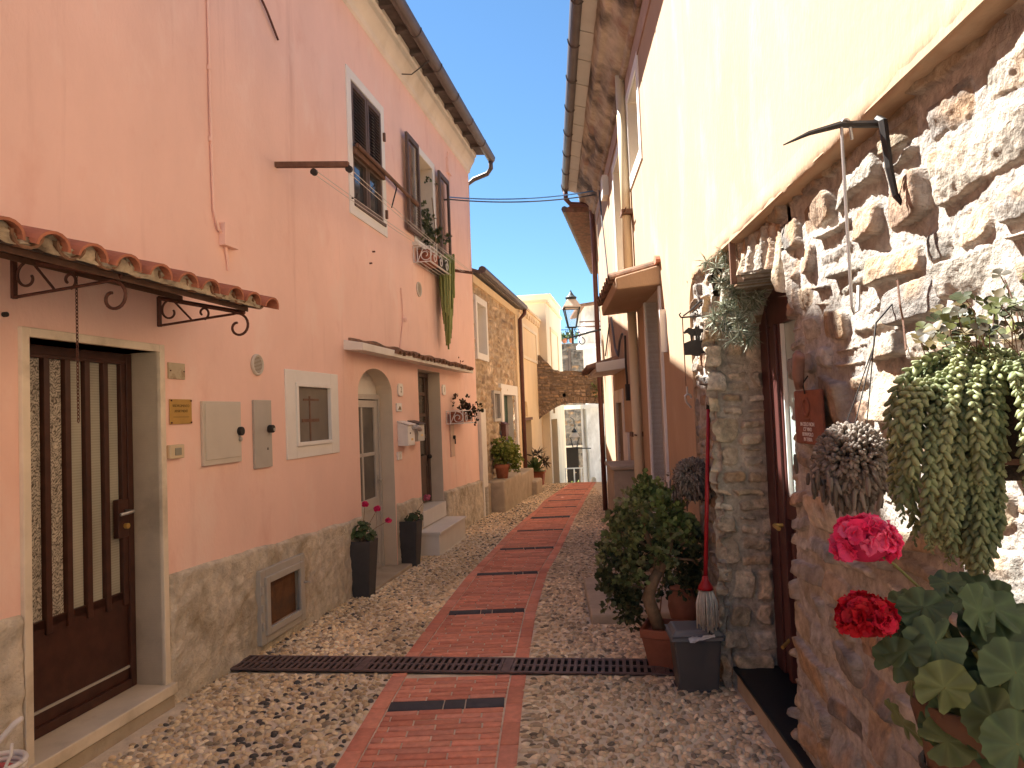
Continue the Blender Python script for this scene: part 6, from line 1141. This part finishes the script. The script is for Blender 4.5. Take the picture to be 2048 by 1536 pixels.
t = T('agave_pot', 'brown terracotta box pot of the agave on the cobbles', 'flower pot', pa); P(t, 'bowl', MB().lathe(pa, [(.20, 0), (.25, .30), (.28, .30), (.28, .36), (.24, .36)], 4, rot=.6), m_terra2, .01); P(t, 'soil', MB().lathe(pa, [(.25, .34), (0, .345)], 4, rot=.6), m_soil)
def rosette(name, label, c, n, L_, W_, cols, seed, up_=.5):
    rr = np.random.RandomState(seed); t = T(name, label, 'potted plant', c); d = rr.normal(size=(n, 3)); d[:, 2] = np.abs(d[:, 2])*up_+.25; hint = np.cross(d, A(0, 0, 1)); x = hint/np.linalg.norm(hint, axis=1, keepdims=True); dn_ = d/np.linalg.norm(d, axis=1, keepdims=True); R__ = np.stack([x, dn_, np.cross(x, dn_)], 2); s_ = rr.uniform(.75, 1.1, n)
    P(t, 'leaves', inst(*LEAF, np.repeat(c[None], n, 0), R__, np.stack([W_*s_, L_*s_, W_*1.5*s_], 1), mixcol(n, cols, .2)), m_leaf, sm=True); return t
rosette('agave', 'broad leaved green agave in the brown terracotta box pot', pa+A(-.05, -.05, .34), 26, .42, .16, [(.16, .22, .08), (.26, .32, .14), (.10, .15, .05)], 2, .9)
rosette('spiky_succulent', 'dark spiky aloe on thin stems rising behind the agave', atY(1075, 908, pa[1]+.1), 22, .30, .045, [(.07, .06, .04), (.10, .07, .05)], 6, .5); o = bpy.data.objects['spiky_succulent']
for k, (x, y_) in enumerate(((1085, 918), (1091, 925), (1066, 912))):
    cc = atY(x, y_, pa[1]+.1); d = rs.normal(size=(14, 3)); P(o, 'leaf_rosette', inst(*LEAF, np.repeat(cc[None], 14, 0), axes(d), np.stack([np.full(14, .05), np.full(14, .2), np.full(14, .05)], 1), mixcol(14, [(.07, .06, .04), (.11, .08, .05)])), m_leaf)
    P(o, 'stem', MB().tube([pa+A(.02, .08, .34), (pa+A(.02, .08, .34)+cc)/2+A(.02, 0, .03), cc], .012, 6), m_bark)
bush('doorside_weed', 'small yellow green weed at the corner of the pink and stone houses', 'plant', [(963, 935, 5, 13.0), (964, 928, 4, 13.0), (962, 942, 4, 13.0)], 3000, .05, YG, 13.0, atY(963, 950, 13.0))
bush('canopy_weed', 'tiny dry red weed growing on the end of the far door canopy', 'plant', [(915, 720, 4, FL.at(11.6, 0, .2)[1]), (908, 724, 3, FL.at(11.6, 0, .2)[1]), (922, 724, 3, FL.at(11.6, 0, .2)[1])], 2500, .03, [(.25, .08, .05), (.15, .08, .04)], 11.4, FL.at(11.6, 2.42, .15))
# white woven basket at the lower left edge
bk_ = atY(-6, 1570, 2.95); t = T('white_basket', 'white woven basket with a curved handle at the lower left corner', 'basket', bk_-A(0, 0, .1)); mb = MB()
for i in range(9): mb.tube([bk_+A((.098-.004*i)*math.cos(a), (.098-.004*i)*math.sin(a), .085-.021*i) for a in np.linspace(0, 6.2832, 23)], .0115, 6)
P(t, 'weave', mb, m_whitep, sm=True); h0 = atY(44, 1436, 2.95); P(t, 'handle', MB().tube([h0, atY(30, 1447, 2.95), atY(0, 1480, 2.95), bk_+A(-.06, 0, .09)], [.010, .013, .012, .011], 8), m_whitep, sm=True); P(t, 'strap', MB().tube([atY(24, 1487, 2.9), atY(22, 1510, 2.9), atY(10, 1536, 2.9)], .006, 6), m_whitep); P(t, 'red_cloth', MB().ell(bk_+A(0, 0, .02), (.082, .082, .06), 14, 8), mat('red_cloth', (.45, .10, .10), .9, .3, 20), sm=True)
# overhead cables
t = T('overhead_cable', 'two thin cables slung across the lane between the gutters', 'cable', FL.at(11.9, 5.2, 0)); k0, k1 = FL.at(11.1, 5.0, .08), FR.at(11.9, 5.28, .1)
for z, m_ in ((0, m_cable), (.035, mblue)): P(t, 'cable', MB().tube([k0+(k1-k0)*q+A(0, 0, z-.16*q*(1-q)*4*.5+z*q) for q in np.linspace(0, 1, 16)], .011, 5), m_)
P(t, 'anchor', MB().tube([FL.at(11.1, 5.0, 0), k0], .014, 6), m_black)
